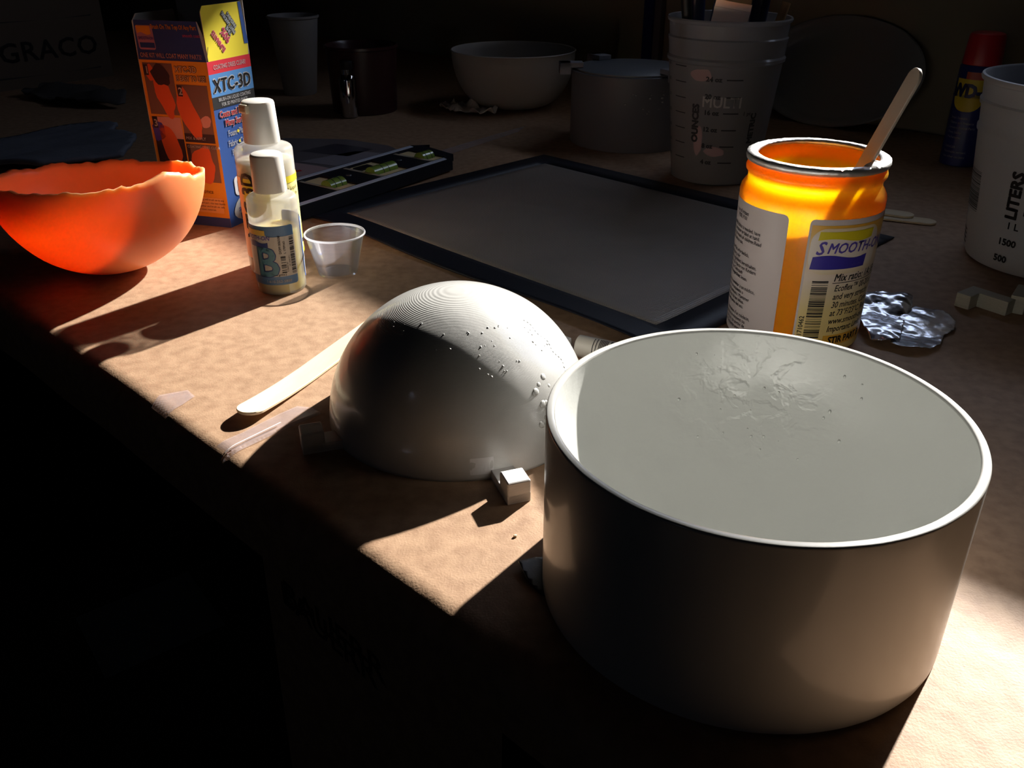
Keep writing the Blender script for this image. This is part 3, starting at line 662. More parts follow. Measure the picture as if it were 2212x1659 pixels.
mx_ = N_.new('ShaderNodeMix'); mx_.data_type = 'RGBA'; mx_.blend_type = 'MULTIPLY'; mx_.inputs[0].default_value = .55
L_.new(rp.outputs[0], mx_.inputs[6]); cr = N_.new('ShaderNodeValToRGB'); cr.color_ramp.elements[0].color = (.45, .45, .48, 1); cr.color_ramp.elements[1].position = .5; L_.new(mm.outputs[0], cr.inputs[0]); L_.new(cr.outputs[0], mx_.inputs[7]); L_.new(mx_.outputs[2], b_.inputs['Base Color'])
mat_t = thing('baking_mat', 'grey woven silicone mat with a navy border lying behind the dome', 'mat')
def matgrid(aa, bb_, name, m, dz, hole=None):
    V, F = [], []
    for a in aa:
        for b in bb_:
            p = MF + MU * a + MV * b; V.append((p.x, p.y, matz(a, b) + dz))
    nb = len(bb_)
    for i in range(len(aa) - 1):
        for j in range(nb - 1):
            if hole and hole[0] <= (aa[i] + aa[i + 1]) / 2 <= hole[1] and hole[2] <= (bb_[j] + bb_[j + 1]) / 2 <= hole[3]: continue
            F.append((i * nb + j, i * nb + j + 1, (i + 1) * nb + j + 1, (i + 1) * nb + j))
    me = bpy.data.meshes.new(name); me.from_pydata(V, [], F); me.update(); uvl = me.uv_layers.new(name='UVMap')
    for l in me.loops:
        i, j = divmod(l.vertex_index, nb); uvl.data[l.index].uv = (aa[i], bb_[j])
    for p in me.polygons: p.use_smooth = True
    me.materials.append(m); o = bpy.data.objects.new(name, me); COL.objects.link(o); o.parent = mat_t; return solid(o, .0009, 0)
lin = lambda a, b, n: [a + (b - a) * i / n for i in range(n + 1)]
BD = .0300
matgrid(lin(0, BD, 2) + lin(BD, ML - BD, 40)[1:] + lin(ML - BD, ML, 2)[1:], lin(0, BD, 2) + lin(BD, MW - BD, 24)[1:] + lin(MW - BD, MW, 6)[1:], 'border',
        M('navy_silicone', (.010, .013, .024), .5, spec=.35, bump=[(500, .25, .0006)]), 0, (BD, ML - BD, BD, MW - BD))
matgrid(lin(BD, ML - BD, 40), lin(BD, MW - BD, 40), 'mesh_field', matm, .0)

# ------------------------------------------------------------------ sticks
def stick(name, L, w, t, m, par=None, lift=0.0, lift2=0.0):
    V, F = [], []; n = 48; k = 0; rows = []
    for i in range(n + 1):
        f = i / n; s = L * (.5 - .5 * math.cos(math.pi * f)) if True else L * f
        d = min(s, L - s); hw = w / 2 if d > w / 2 else math.sqrt(max(0, (w / 2) ** 2 - (w / 2 - d) ** 2))
        hw = max(hw, .0006); z = lift * max(0, 1 - s / (L * .45)) ** 2 + lift2 * (s / L)
        e = min(.0004, hw * .4); row = []
        for y, zz in ((-hw, e), (-hw, t - e), (-hw + e, t), (hw - e, t), (hw, t - e), (hw, e), (hw - e, 0), (-hw + e, 0)):
            row.append(len(V)); V.append((s, y, zz + z))
        rows.append(row)
    for a, b in zip(rows, rows[1:]):
        for i in range(8): j = (i + 1) % 8; F.append((a[i], b[i], b[j], a[j]))
    F.append(tuple(rows[0])); F.append(tuple(reversed(rows[-1])))
    return obj(name, (V, F), m, par, 40)
STICKM = M('pale_birch', (.78, .66, .46), .6, var=(60, (.70, .56, .36), .4, .75, (.25, 1, 1)), bump=[(300, .25, .0005, (.15, 1, 1))])
sk = tag(stick('craft_stick', .152, .0165, .0019, STICKM, None, .0045), 'flat wooden craft stick lying in sunlight left of the grey dome', 'craft stick', 'wooden craft sticks')
sk.location = (-.1478, .4235, .0004); sk.rotation_euler = (0, 0, rad(67.3))
def crumble(): pass
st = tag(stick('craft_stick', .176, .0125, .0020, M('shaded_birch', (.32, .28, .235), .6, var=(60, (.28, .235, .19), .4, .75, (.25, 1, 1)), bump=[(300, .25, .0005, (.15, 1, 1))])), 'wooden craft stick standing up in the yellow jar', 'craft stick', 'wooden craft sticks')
A = Vector((.1780, .5500, .0075)); Bp = Vector((.2234, .5125, .1710))
dx = (Bp - A).normalized()
fn = Vector((-.35, -.75, .2)); fn = (fn - dx * fn.dot(dx)).normalized()      # broad face normal
fn = Matrix.Rotation(rad(-52), 3, dx) @ fn
yv = fn.cross(dx).normalized()
st.matrix_world = Matrix.Translation(A) @ Matrix(((dx.x, yv.x, fn.x, 0), (dx.y, yv.y, fn.y, 0), (dx.z, yv.z, fn.z, 0), (0, 0, 0, 1)))
s3 = tag(stick('craft_stick', .15, .0175, .0018, STICKM), 'lower of two craft sticks lying behind the yellow jar', 'craft stick', 'wooden craft sticks')
s3.location = (.384, .781, .0004); s3.rotation_euler = (0, 0, rad(156))
s4 = tag(stick('craft_stick', .15, .0175, .0018, STICKM), 'upper craft stick of the two crossed behind the yellow jar', 'craft stick', 'wooden craft sticks')
s4.location = (.369, .795, .0024); s4.rotation_euler = (0, 0, rad(151))

# ------------------------------------------------------------------ yellow jar with foil rim
JX, JY = .1862, .5445
jar = thing('yellow_jar', 'bright yellow plastic jar with torn foil rim and printed labels', 'jar', (JX, JY, .0024))
JARM = M('yellow_jar_plastic', (.86, .315, .010), .3, sss=1.0, sss_r=(1.0, .90, .2), sss_s=.009, bump=[(25, .03, .002)])
jp = [(0, 0), (.0400, 0), (.0418, .0008), (.0425, .0026), (.0445, .0870), (.0446, .0905), (.0441, .0930), (.0428, .0952), (.0412, .0972), (.0407, .0988), (.0407, .1006), (.0413, .1022),
      (.0424, .1036), (.0426, .1052), (.0421, .1066), (.0413, .1080), (.0413, .1098), (.0420, .1106), (.0422, .1120), (.0416, .1127),
      (.0372, .1127), (.0366, .1120), (.0370, .1090), (.0396, .1030), (.0398, .0975), (.0425, .0900), (.0428, .0870), (.0410, .0040), (.0390, .0020), (0, .0020)]
obj('body', lathe(jp, 96), JARM, jar, 50)
FOIL = M('silver_foil', (.92, .92, .92), .48, metal=1.0, bump=[(260, .5, .0010), (60, .3, .002)])
NA = math.atan2(-.56, .34)
def foilwob(i, r, z, a):
    d = (a - NA + math.pi) % (2 * math.pi) - math.pi; k = math.exp(-(d / .16) ** 2)
    q = .0004 * mnoise.noise((math.cos(a) * 14, math.sin(a) * 14, i)) + .0002 * mnoise.noise((math.cos(a) * 40, math.sin(a) * 40, i * 2))
    if i >= 4: r += k * .0022
    return r + q, z + q * .6 + (k * .0010 * mnoise.noise((a * 25, i, 3)) if i >= 2 else 0)
solid(obj('foil_rim', lathe([(.0428, .1098), (.0433, .1116), (.0430, .1132), (.0410, .1141), (.0385, .1142), (.0366, .1135), (.0360, .1115)], 120, wob=foilwob), FOIL, jar, True), .0002)
fr = sheet([(-.006, -.004), (.004, -.005), (.007, .001), (.002, .006), (-.005, .004)], lambda x, y: .0015 * math.cos(x * 260) + .001 * mnoise.noise((x * 300, y * 300, 1)), .001)
obj('torn_foil', xf(fr, Matrix.Translation((.0225, -.0335, .1136)) @ Matrix.Rotation(rad(-20), 4, 'Y')), FOIL, jar, True, label='curled torn flap of foil')
rp_ = [(z, r) for r, z in jp[3:6]]
rJ = lambda z: .0425 + (.0445 - .0425) * (z - .0026) / .0844
CJ = math.atan2(-JY, -JX)
def pj(name, g, m, lev, par, x0=0): return obj(name, put_round(g, rJ, CJ, 0, .00022 + .00018 * lev, .0025, .0436), m, par, True)
D = lambda deg: rad(deg) * .0436
LBL = M('lilac_white_label', (.66, .58, .57), .42)
ll = obj('label', put_round(rrect2(D(-112), .002, D(-13.5), .0868, .0035, 'c'), rJ, CJ, 0, .00022, .0025, .0436), LBL, jar, True, label='pale label with safety lines in several languages')
SM = M('grey_black_ink', (.035, .03, .035), .5)
lines = ['in case of irritant', 'P102, P101', '', 'If medical advice is needed, have', 'product container or label at hand.', 'Keep out of reach of children.Read', 'label before use.', '',
         'Ist \u00e4rztlicher Rat erforderlich,', 'Verpackung oder', 'Kennzeichnungsetikett bereithalten.', 'Darf nicht in die H\u00e4nde von Kindern', 'gelangen. Vor Gebrauch', 'Kennzeichnungsetikett lesen.', '',
         'Si se necesita consultar a un m\u00e9dico,', 'tener a mano el recipiente o', 'la etiqueta del producto. Mantener', 'fuera del alcance de los ni\u00f1os.', 'Leer la etiqueta antes del uso.', '',
         "En cas de consultation d'un m\u00e9decin,", 'garder \u00e0 disposition le r\u00e9cipient ou', "l'\u00e9tiquette. Tenir hors de port\u00e9e de", "enfants. Lire l'\u00e9tiquette avant"]
ends = [-62, -63, 0, -46, -46, -44, -66, 0, -56, -68, -46, -46, -62, -55, 0, -45, -58, -50, -56, -56, 0, -47, -52, -52, -58]
gs = [text2(s, .0033, D(ends[i] + 10), .0795 - .00305 * i, 'RIGHT', .012, .86) for i, s in enumerate(lines) if s]
gs = [g for g in gs if min(p[0] for p in g[0]) > -9]
pj('safety_lettering', join(*gs), SM, 1, ll)
G1 = uv_ramp('gold_wash_label', [(0, (.80, .56, .16)), (.12, (.82, .62, .24)), (.35, (.82, .66, .30)), (.50, (.80, .68, .48)), (.60, (.82, .70, .60)), (.80, (.84, .66, .42)), (.93, (.82, .50, .10)), (1, (.84, .44, .05))], 'v')
lr = obj('label', put_round(rrect2(D(2.5), .002, D(97), .0862, .003, 'd'), rJ, CJ, 0, .00022, .0025, .0436), LBL, jar, True, label='cream label with company logo and mixing text')
pj('label_wash', rect2(D(4.2), .002, D(97), .0828), G1, 1, lr)
pj('logo_glow', rrect2(D(5), .0535, D(68), .0812, .009), uv_ramp('logo_glow', [(0, (.80, .66, .44)), (.2, (.84, .76, .68)), (.8, (.84, .76, .70)), (1, (.83, .66, .40))], 'v'), 2, lr)
pj('logo_flag', wave2(D(11), D(59), .0792, .0740, .0010, shear=.12), M('lemon_ink', (.74, .62, .02), .4), 3, lr)
pj('logo_lettering', join(text2('S', .0112, D(9.5), .0656, 'LEFT', .02, .92, .28), text2('MOOTH-ON', .0088, D(18.0), .0664, 'LEFT', .02, .88, .28, sp=1.0)), LAV, 3, lr)
pj('logo_wave', wave2(D(7), D(55), .0565, .0640, .0011, shear=.12), M('violet_blue_ink', (.045, .035, .36), .4), 3, lr)
pj('logo_motto', text2('since 1895', .0022, D(46), .0580, 'CENTER', .0, .8, .2), LAV, 4, lr)
pj('barcode', bars2(D(11), .0040, D(24), .0500, 44, 9), INK, 2, lr)
pj('code_lettering', text2('A-1710462', .0042, D(9.5), .0100, 'LEFT', .012, .9, rot=rad(90)), INK, 2, lr)
pj('mix_lettering', text2('Mix ratio: 1A:1B', .0066, D(28), .0490, 'LEFT', .02, .85, .2), INK, 2, lr)
pj('mix_rule', rect2(D(27.5), .0476, D(88), .0480), INK, 2, lr)
body = [('Ecoflex\u2122 00-20 is', .0426), ('and very stretchy', .0373), ('30 minutes. Cures', .0320), ('at 73\u00b0F/23\u00b0C. Read', .0267), ('www.smooth-on.com', .0214)]
pj('text_lettering', join(*[text2(s, .0056, D(30), y, 'LEFT', .014, .82, .2) for s, y in body]), INK, 2, lr)
pj('important_lettering', text2('Important: Limit', .0056, D(30), .0162, 'LEFT', .014, .82, .2), INK, 2, lr)
pj('stir_band', rect2(D(28), .0068, D(86), .0138), M('amber_band', (.80, .42, .05), .4), 2, lr)
pj('stir_lettering', text2('STIR PART B', .0062, D(33), .0083, 'LEFT', .035, .9), INK, 3, lr)

jar.scale = (.98, .98, 1.032)
# peeled foil lids beside the jar
foil2 = M('crumpled_foil', (.74, .77, .84), .24, metal=1.0, bump=[(60, .2, .003)])
def crump(x, y, s, a, base): 
    p = (x * s, y * s, 1.7); q = (x * s * 2.3, y * s * 2.3, 5.1)
    return base + a * (abs(mnoise.noise(p)) + .45 * abs(mnoise.noise(q)) + .06 * mnoise.noise((x * 320, y * 320, 2)))
P1 = [(.2335, .5270), (.2390, .5225), (.2450, .5215), (.2520, .5245), (.2590, .5395), (.2660, .5530), (.2645, .5600), (.2720, .5645), (.2785, .5725), (.2850, .5895), (.2790, .5955), (.2714, .5985), (.2629, .6000), (.2480, .5960), (.2375, .5800), (.2345, .5500)]
o = tag(solid(obj('foil_lid', sheet(P1, lambda x, y: .0028 + crump(x, y, 24, .0095, .0) + .004 * math.exp(-((x - .277) ** 2 + (y - .584) ** 2) / .00012), .0014), foil2, None, 30), .0002), 'crumpled silver foil lid next to the yellow jar', 'foil', 'peeled foil lids')
P2 = [(.2440, .5200), (.2513, .5131), (.2584, .5120), (.2673, .5131), (.2770, .5207), (.2867, .5375), (.2965, .5444), (.3018, .5553), (.3026, .5658), (.3001, .5725), (.2925, .5739), (.2832, .5780), (.2720, .5720), (.2560, .5450)]
o = tag(solid(obj('foil_lid', sheet(P2, lambda x, y: .0008 + crump(x, y, 19, .0055, .0) * (.25 if (x - .2440) * .6 + (.58 - y) * .2 < .012 else 1), .0014), foil2, None, 30), .0002), 'flatter foil lid half under the crumpled one, right of the jar', 'foil', 'peeled foil lids')

# ------------------------------------------------------------------ spirit level on a printed leaflet
lv = thing('spirit_level', 'black torpedo spirit level with three green vials behind the bottles', 'spirit level')
ds, dq = Vector((.574, .819, 0)), Vector((.819, -.574, 0)); LZ = .0022
def LQ(s, q, z): p = ds * s + dq * q; return Vector((p.x, p.y, z + LZ))
S0, S1, Q0, Q1, LH = .505, .772, -.684, -.606, .0122
outline = [(S0, Q0), (S1, Q0), (.788, Q0 + .016), (.752, Q1), (S0, Q1)]
LNAVY = M('navy_level_body', (.010, .012, .020), .5, spec=.3)
wins = [(.590, .620), (.652, .695), (.729, .755)]
# body: lower tray plus a face plate cut with three windows
def lprism(poly, z0, z1):
    g = prism([(a, b) for a, b in poly], z0, z1); return [LQ(v[0], v[1], v[2]) for v in g[0]], g[1]
segs = [lprism(outline, 0, .0050)]
WQ0, WQ1 = -.671, -.6175
segs += [lprism([(S0, Q0), (S1, Q0), (.788, Q0 + .016), (.783, WQ0 - .0001 + .0), (S0, WQ0)], .0050, LH), lprism([(S0, WQ1), (.7632, WQ1), (.752, Q1), (S0, Q1)], .0050, LH)]
ks = [S0] + [v for w in wins for v in w] + [.768]
for a, b in zip(ks[0::2], ks[1::2]): segs.append(lprism([(a, WQ0), (b + (.013 if b > .76 else 0), WQ0), (b, WQ1), (a, WQ1)], .0050, LH))
obj('body', join(*segs), LNAVY, lv)
STEEL = M('milled_aluminium', (.72, .80, .95), .35)
obj('edge_strip', lprism([(S0, Q0 + .002), (S1 - .002, Q0 + .002), (S1 - .004, Q0 + .0085), (S0, Q0 + .0085)], LH, LH + .0005), STEEL, lv)
obj('edge_strip', lprism([(S0, Q1 - .0090), (.748, Q1 - .0090), (.745, Q1 - .0025), (S0, Q1 - .0025)], LH, LH + .0005), STEEL, lv)
CREAM = M('cream_vial_holder', (.92, .74, .42), .5); VIAL = M('green_vial', (.20, .32, .06), .15, spec=.7)
for k, (a, b) in enumerate(wins):
    h = obj('vial_window', lprism([(a, WQ0), (b, WQ0), (b, WQ1), (a, WQ1)], .0050, .0106), CREAM, lv)
    for bar in (lprism([(a, WQ0), (a + .004, WQ0), (a + .004, WQ1), (a, WQ1)], .0062, LH + .0002),): obj('window_rim', bar, M('pale_rim', (.46, .43, .34), .5), h)
    c = (a + b) / 2; hl = (b - a) / 2 - .0045
    q = -.637
    p0, p1 = LQ(c - hl, q, .0100), LQ(c + hl, q, .0100)
    vv = obj('vial', rod(p0, p1, .0078, seg=20), VIAL, h, 40)
    obj('vial_ring', join(rod(LQ(c - .0045, q, .0100), LQ(c - .0038, q, .0100), .0080, seg=20), rod(LQ(c + .0038, q, .0100), LQ(c + .0045, q, .0100), .0080, seg=20)), BLACK, h)
    if k == 1: obj('vial_block', lprism([(a + .008, WQ0 + .006), (b - .014, WQ0 + .006), (b - .016, WQ0 + .018), (a + .006, WQ0 + .018)], .0106, .0122), BLACK, h)
for s in (.6365, .7130): obj('screw', xf(lathe([(0, 0), (.0030, 0), (.0026, .0007), (0, .0007)], 16), Matrix.Translation(LQ(s, -.648, LH))), M('screw_steel', (.2, .2, .21), .4, metal=.8), lv)

lf = thing('leaflet', 'glossy printed leaflet partly under the far side of the spirit level', 'paper')
PL = [(-.325, .935), (-.240, .880), (-.125, 1.048), (-.150, 1.085), (-.205, 1.118), (-.285, 1.125)]
solid(obj('page', sheet(PL, lambda x, y: .0006, .03), M('pale_page', (.19, .165, .175), .35), lf), .0002)
def lp(name, P, m, z=.0008): return obj(name, sheet(P, lambda x, y: z, .03), m, lf)
lp('photo_patch', [(-.300, .945), (-.238, .888), (-.186, .965), (-.215, .985), (-.255, 1.005)], M('pink_photo', (.62, .42, .42), .35))
lp('photo_patch', [(-.250, 1.055), (-.190, 1.030), (-.165, 1.065), (-.215, 1.095)], M('dark_photo', (.07, .065, .085), .3))
lp('photo_patch', [(-.240, 1.005), (-.195, .985), (-.150, 1.045), (-.185, 1.055)], M('grey_photo', (.34, .31, .35), .35))
lp('red_dot', [(-.237, .962), (-.233, .958), (-.228, .963), (-.232, .968)], REDINK, .001)

# ------------------------------------------------------------------ things further back
PAILM = thin_plastic('cloudy_pail_plastic', (.42, .40, .40), .30, .45, .11, .18)
pa_ = thing('mixing_pail', 'cloudy plastic pail marked in ounces, holding brushes', 'pail', (.2157, .9508, 0))
pr0, pr1, ph = .0448, .0605, .1592
rP = lambda z: pr0 + .0007 + (.0575 - pr0) * z / .135
pp = [(0, .0008), (pr0 - .003, 0), (pr0, .0015), (rP(.118), .118), (rP(.120) + .0018, .1195), (rP(.123) + .0018, .1225), (rP(.125), .1245), (rP(.136), .136), (.0588, .1375), (.0592, .1410), (.0578, .1425), (.0590, .1545), (.0608, .1560), (.0612, .1580), (.0604, .1594), (.0588, .1590), (.0572, .1560), (rP(.118) - .0014, .118), (pr0 - .0016, .003), (0, .0028)]
obj('pail_wall', lathe(pp, 80), PAILM, pa_, 40)
CP = math.atan2(-.9508, -.2157)
def pp_(name, g, m=INK, lev=0, par=pa_): return obj(name, put_round(g, rP, CP, 0, .0003 + .0002 * lev, .003, .050), m, par, True)
DP = lambda d: rad(d) * .050
oz = [('24 oz', .1045), ('20 oz', .0880), ('16 oz', .0725), ('12 oz', .0560), ('8 oz', .0395), ('4 oz', .0230)]
FAD = M('faded_black_ink', (.045, .04, .045), .6)
gs = []
for s, z in oz: gs += [text2(s, .0062, DP(-17), z, 'LEFT', .05, 1.0), rect2(DP(3 + .6), z + .0012, DP(20), z + .0025)]
gs += [text2('1 pt', .0052, DP(25), .0725, 'LEFT', .02)]
pp_('ounce_lettering', join(*gs), FAD)
pp_('unit_lettering', text2('OUNCES', .0090, DP(-23), .044, 'LEFT', .06, 1.06, rot=rad(90)), FAD)
pp_('metric_word', text2('METRIC', .0080, DP(42), .044, 'LEFT', .06, 1.1, rot=rad(90)), FAD)
gs = []
for k, s in enumerate(('700', '600', '500', '400', '300', '200', '100')): gs += [text2(s, .0046, DP(-76), .1150 - k * .0150, 'LEFT', .03), rect2(DP(-57), .1158 - k * .0150, DP(-40), .1168 - k * .0150)]
pp_('metric_lettering', join(*gs), FAD)
pp_('ghost_lettering', text2('MULTI', .0145, DP(-20), .080, 'LEFT', .02, .9), M('pale_ghost_ink', (.62, .58, .56), .5))
PST = M('pink_stain', (.46, .30, .30), .6)
for q in ((DP(-22), .110, .010, .006, 3), (DP(-22), .046, .005, .014, 4), (DP(-2), .036, .010, .005, 5)): pp_('red_stain', blob2(*q), PST)
# brushes and handles standing in the pail
TAN = M('tan_handle', (.42, .26, .12), .45); FER = M('tin_ferrule', (.75, .73, .68), .25, metal=1.0); BRS = M('dark_bristle', (.06, .045, .03), .8)
def P3(x, y, z): return Vector((.2157 + x, .9508 + y, z))
br = thing('paint_brush', 'wide paint brush with tan handle and shiny ferrule leaning in the pail', 'brush')
a0, a1 = P3(-.0235, .006, .012), P3(-.001, -.010, .169)
ax = (a1 - a0).normalized(); sd_ = Vector((.75, -.05, -.45)); sd_ = (sd_ - ax * sd_.dot(ax)).normalized(); nn = ax.cross(sd_)
def slab(s0, s1, w0, w1, t): 
    V = []
    for s, w in ((s0, w0), (s1, w1)):
        c = a0 + ax * s
        V += [c + sd_ * w + nn * t, c - sd_ * w + nn * t, c - sd_ * w - nn * t, c + sd_ * w - nn * t]
    return V, [(0, 1, 2, 3), (7, 6, 5, 4), (0, 4, 5, 1), (1, 5, 6, 2), (2, 6, 7, 3), (3, 7, 4, 0)]
obj('bristles', slab(.0, .130, .013, .017, .005), BRS, br)
fe = obj('ferrule', slab(.130, .164, .0175, .0175, .0062), FER, br)
obj('ferrule_ridge', join(slab(.1375, .1395, .0178, .0178, .0068), slab(.1555, .1575, .0178, .0178, .0068)), FER, fe)
obj('handle', join(slab(.164, .200, .0165, .012, .0055), slab(.200, .232, .012, .010, .005)), TAN, br)
def tool(name, label, p, q, r0, r1, m, cat='brush'):
    t = thing(name, label, cat)
    obj('handle', rod(p, q, r0, r1, 14), m, t, 40)
    d = (Vector(q) - Vector(p)).normalized()
    obj('tip', rod(Vector(p) - d * .025, p, r0 * .4, r0 * .95, 12), BRS, t, 40); return t
tool('foam_brush', 'black handled brush at the left rim of the pail', P3(-.030, -.020, .034), P3(-.0535, -.020, .215), .004, .0055, BLACK)
tool('foam_brush', 'dark blue handled brush standing mid pail behind the tan brush', P3(-.020, .030, .034), P3(-.030, .032, .215), .005, .009, M('dark_blue_handle', (.02, .03, .09), .3))
tool('foam_brush', 'black handled brush leaning right of the tan brush in the pail', P3(.022, .020, .034), P3(.040, .026, .215), .006, .010, M('blue_black_handle', (.016, .022, .05), .3))
tool('mixing_rod', 'tan wooden dowel against the right rim of the pail', P3(.018, -.006, .034), P3(.0530, -.004, .172), .004, .0045, TAN, 'dowel')
tg = sheet([(0, 0), (.013, 0), (.012, .020), (.002, .019)], lambda x, y: .001 * math.sin(x * 500), .003)
obj('rag_scrap', xf(tg, Matrix.Translation(P3(-.0570, -.0175, .1575)) @ Matrix.Rotation(rad(15), 4, 'Z') @ Matrix.Rotation(rad(80), 4, 'X')), M('olive_rag', (.30, .26, .16), .8), pa_, label='scrap of olive rag on the rim')

lt = thing('measuring_bucket', 'pale plastic bucket marked in liters at the right edge', 'bucket', (.4348, .6879, 0))
lr0, lr1, lh = .0621, .0775, .1412
rL = lambda z: lr0 + (.0765 - lr0) * z / .135
LM = M('milky_bucket_plastic', (.50, .51, .54), .4, sss=.2, sss_r=(1, 1, 1), sss_s=.004)
lpf = [(0, .001), (lr0 - .006, 0), (lr0 - .0015, .0012), (rL(.004), .005), (rL(.098), .098), (rL(.099) + .0012, .0995), (rL(.102) + .0012, .1025), (rL(.104), .104), (rL(.118), .118), (rL(.119) + .0014, .1195), (rL(.122) + .0014, .1225), (rL(.124), .124), (rL(.136), .136), (.0786, .1372), (.0792, .1390), (.0786, .1408), (.0770, .1412), (.0755, .1395), (rL(.1) - .0018, .1), (lr0 - .002, .003), (0, .003)]
obj('bucket_wall', lathe(lpf, 96), LM, lt, 40)
CL = math.atan2(-.6879, -.4348)
def pl_(name, g, m=INK): return obj(name, put_round(g, rL, CL, 0, .0003, .003, .068), m, lt, True)
DL = lambda d: rad(d) * .068
pl_('liter_lettering', join(text2('LITERS', .0125, DL(-24), .044, 'LEFT', .045, 1.0, rot=rad(90)), text2('1', .0075, DL(-29), .0365, 'LEFT', .03), text2('L', .0075, DL(-24), .0365, 'LEFT', .03),
                              text2('1500', .0072, DL(-33), .0232, 'LEFT', .04, 1.05), text2('500', .0072, DL(-34), .0095, 'LEFT', .04, 1.05), text2('1-', .0075, DL(-21), .049, 'LEFT', .03)))
pl_('barcode', bars2(DL(-82), .0395, DL(-58), .0720, 26, 21), M('faded_bar_ink', (.10, .105, .11), .6))
pl_('side_marks', join(*[poly2([(DL(-84), .0225 - k * .0035), (DL(-71), .0215 - k * .0035), (DL(-71), .0200 - k * .0035), (DL(-84), .0210 - k * .0035)]) for k in range(4)]), FAD)

wd = thing('spray_can', 'small blue and yellow spray can with a red cap by the back wall', 'spray can', (.5040, 1.0060, 0))
RW = .0205; rW = lambda z: RW
CANB = M('navy_can', (.022, .03, .17), .35)
obj('can', lathe([(0, 0), (RW - .0008, 0), (RW, .001), (RW, .1040), (RW - .001, .1055), (.0185, .108), (0, .108)], 48), CANB, wd, 35)
obj('cap', lathe([(.0190, .1060), (.0196, .1066), (.0196, .1085), (.0180, .1340), (.0168, .1372), (.0140, .1386), (0, .1390)], 48), M('red_cap', (.48, .02, .03), .35), wd, 35)
CW = math.atan2(-1.006, -.504)
def pw(name, g, m, lev=0): return obj(name, put_round(g, rW, CW, 0, .0003 + .0002 * lev, .002), m, wd, True)
pw('red_shape', rect2(-.012, .0890, .024, .1000), M('can_red_print', (.42, .06, .03), .4))
pw('yellow_shield', rrect2(-.0225, .0590, .0100, .0925, .014, 'ab'), M('can_yellow', (.62, .47, .02), .4), 1)
pw('brand_band', rect2(-.030, .0735, .026, .0760), CANB, 1)
pw('brand_lettering', text2('WD-40', .0185, -.0255, .0745, 'LEFT', .05, .82), M('can_navy_ink', (.014, .02, .10), .4), 2)
wl = ['Stops Squeaks', 'Cleans and Protects', 'Loosens Rusted Parts', 'Frees Sticky', 'Mechanisms', '', 'DANGER', 'Flammable aerosol.', 'See other cautions']
pw('can_lettering', join(*[text2(s, .0036, -.020, .0510 - i * .0052, 'LEFT', .01, .9) for i, s in enumerate(wl) if s]), GREYINK, 0)

# oval dish leaning on the wall
dm = Vector((.4560, 1.2480, 0)); dish = thing('oval_dish', 'large grey oval dish leaning against the back wall', 'dish')
tcx, Aax, Bax = -.590, .118, .0735
base = TP(tcx, 1.128, .0); up_ = (TP(tcx, 1.190, .126) - base).normalized(); uu = Vector((UX, UY, 0)); nd = uu.cross(up_)
nd = nd if nd.dot(Vector((NX, NY, 0))) < 0 else -nd
V, F = [], []; rr = [(0, -.012), (.45, -.012), (.78, -.010), (.86, -.004), (.90, .0), (.98, .0015), (1.0, .0), (.985, -.003), (.88, -.006), (.78, -.0135), (0, -.0155)]
rings = []
for s, h in rr:
    if s == 0: rings.append([len(V)]); V.append(base + up_ * Bax + nd * h); continue
    ring = []
    for k in range(72):
        a = 2 * math.pi * k / 72; ring.append(len(V)); V.append(base + up_ * (Bax + Bax * s * math.sin(a)) + uu * Aax * s * math.cos(a) + nd * h)
    rings.append(ring)
for A_, B_ in zip(rings, rings[1:]):
    for k in range(72):
        k2 = (k + 1) % 72
        if len(A_) == 1: F.append((A_[0], B_[k], B_[k2]))
        elif len(B_) == 1: F.append((A_[k], B_[0], A_[k2]))
        else: F.append((A_[k], B_[k], B_[k2], A_[k2]))
GD = M('grey_dish_glaze', (.27, .275, .28), .3)
do = obj('dish_body', (V, F), GD, dish, 45)

# second mold, closed, further back
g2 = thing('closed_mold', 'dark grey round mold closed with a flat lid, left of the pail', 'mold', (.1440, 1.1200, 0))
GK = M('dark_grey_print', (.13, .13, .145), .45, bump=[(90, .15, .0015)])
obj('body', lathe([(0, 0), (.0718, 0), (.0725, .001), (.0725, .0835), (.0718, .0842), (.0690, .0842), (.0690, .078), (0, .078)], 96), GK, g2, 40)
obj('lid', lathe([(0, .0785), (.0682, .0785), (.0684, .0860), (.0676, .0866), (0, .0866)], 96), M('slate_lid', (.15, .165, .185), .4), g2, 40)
for a in (rad(-178), rad(118), rad(-58)):
    obj('lid_tab', xf(join(box(.060, -.009, .0868, .0880, .009, .0925, .0006), box(.0745, -.009, .0790, .0880, .009, .0925, .0006)), Matrix.Rotation(a, 4, 'Z')), M('tab_grey', (.22, .22, .25), .45), g2)
# glints of old resin drops on its wall
gs = []; r = random.Random(5)
for i in range(14):
    a = math.atan2(-1.12, -.144) + r.uniform(-.1, .55); z = r.uniform(.045, .068); s = r.uniform(.0006, .0013)
    g = lathe([(0, -1)] + [(math.cos(rad(k)), math.sin(rad(k))) for k in (-45, 0, 45)] + [(0, 1)], 8)
    gs.append(xf(g, Matrix.Translation((.0726 * math.cos(a), .0726 * math.sin(a), z)) @ Matrix.Diagonal((s * 1.5, s, s, 1))))
o = obj('resin_drop', join(*gs), M('glossy_drop', (.3, .3, .3), .08), g2, True); o['kind'] = 'stuff'

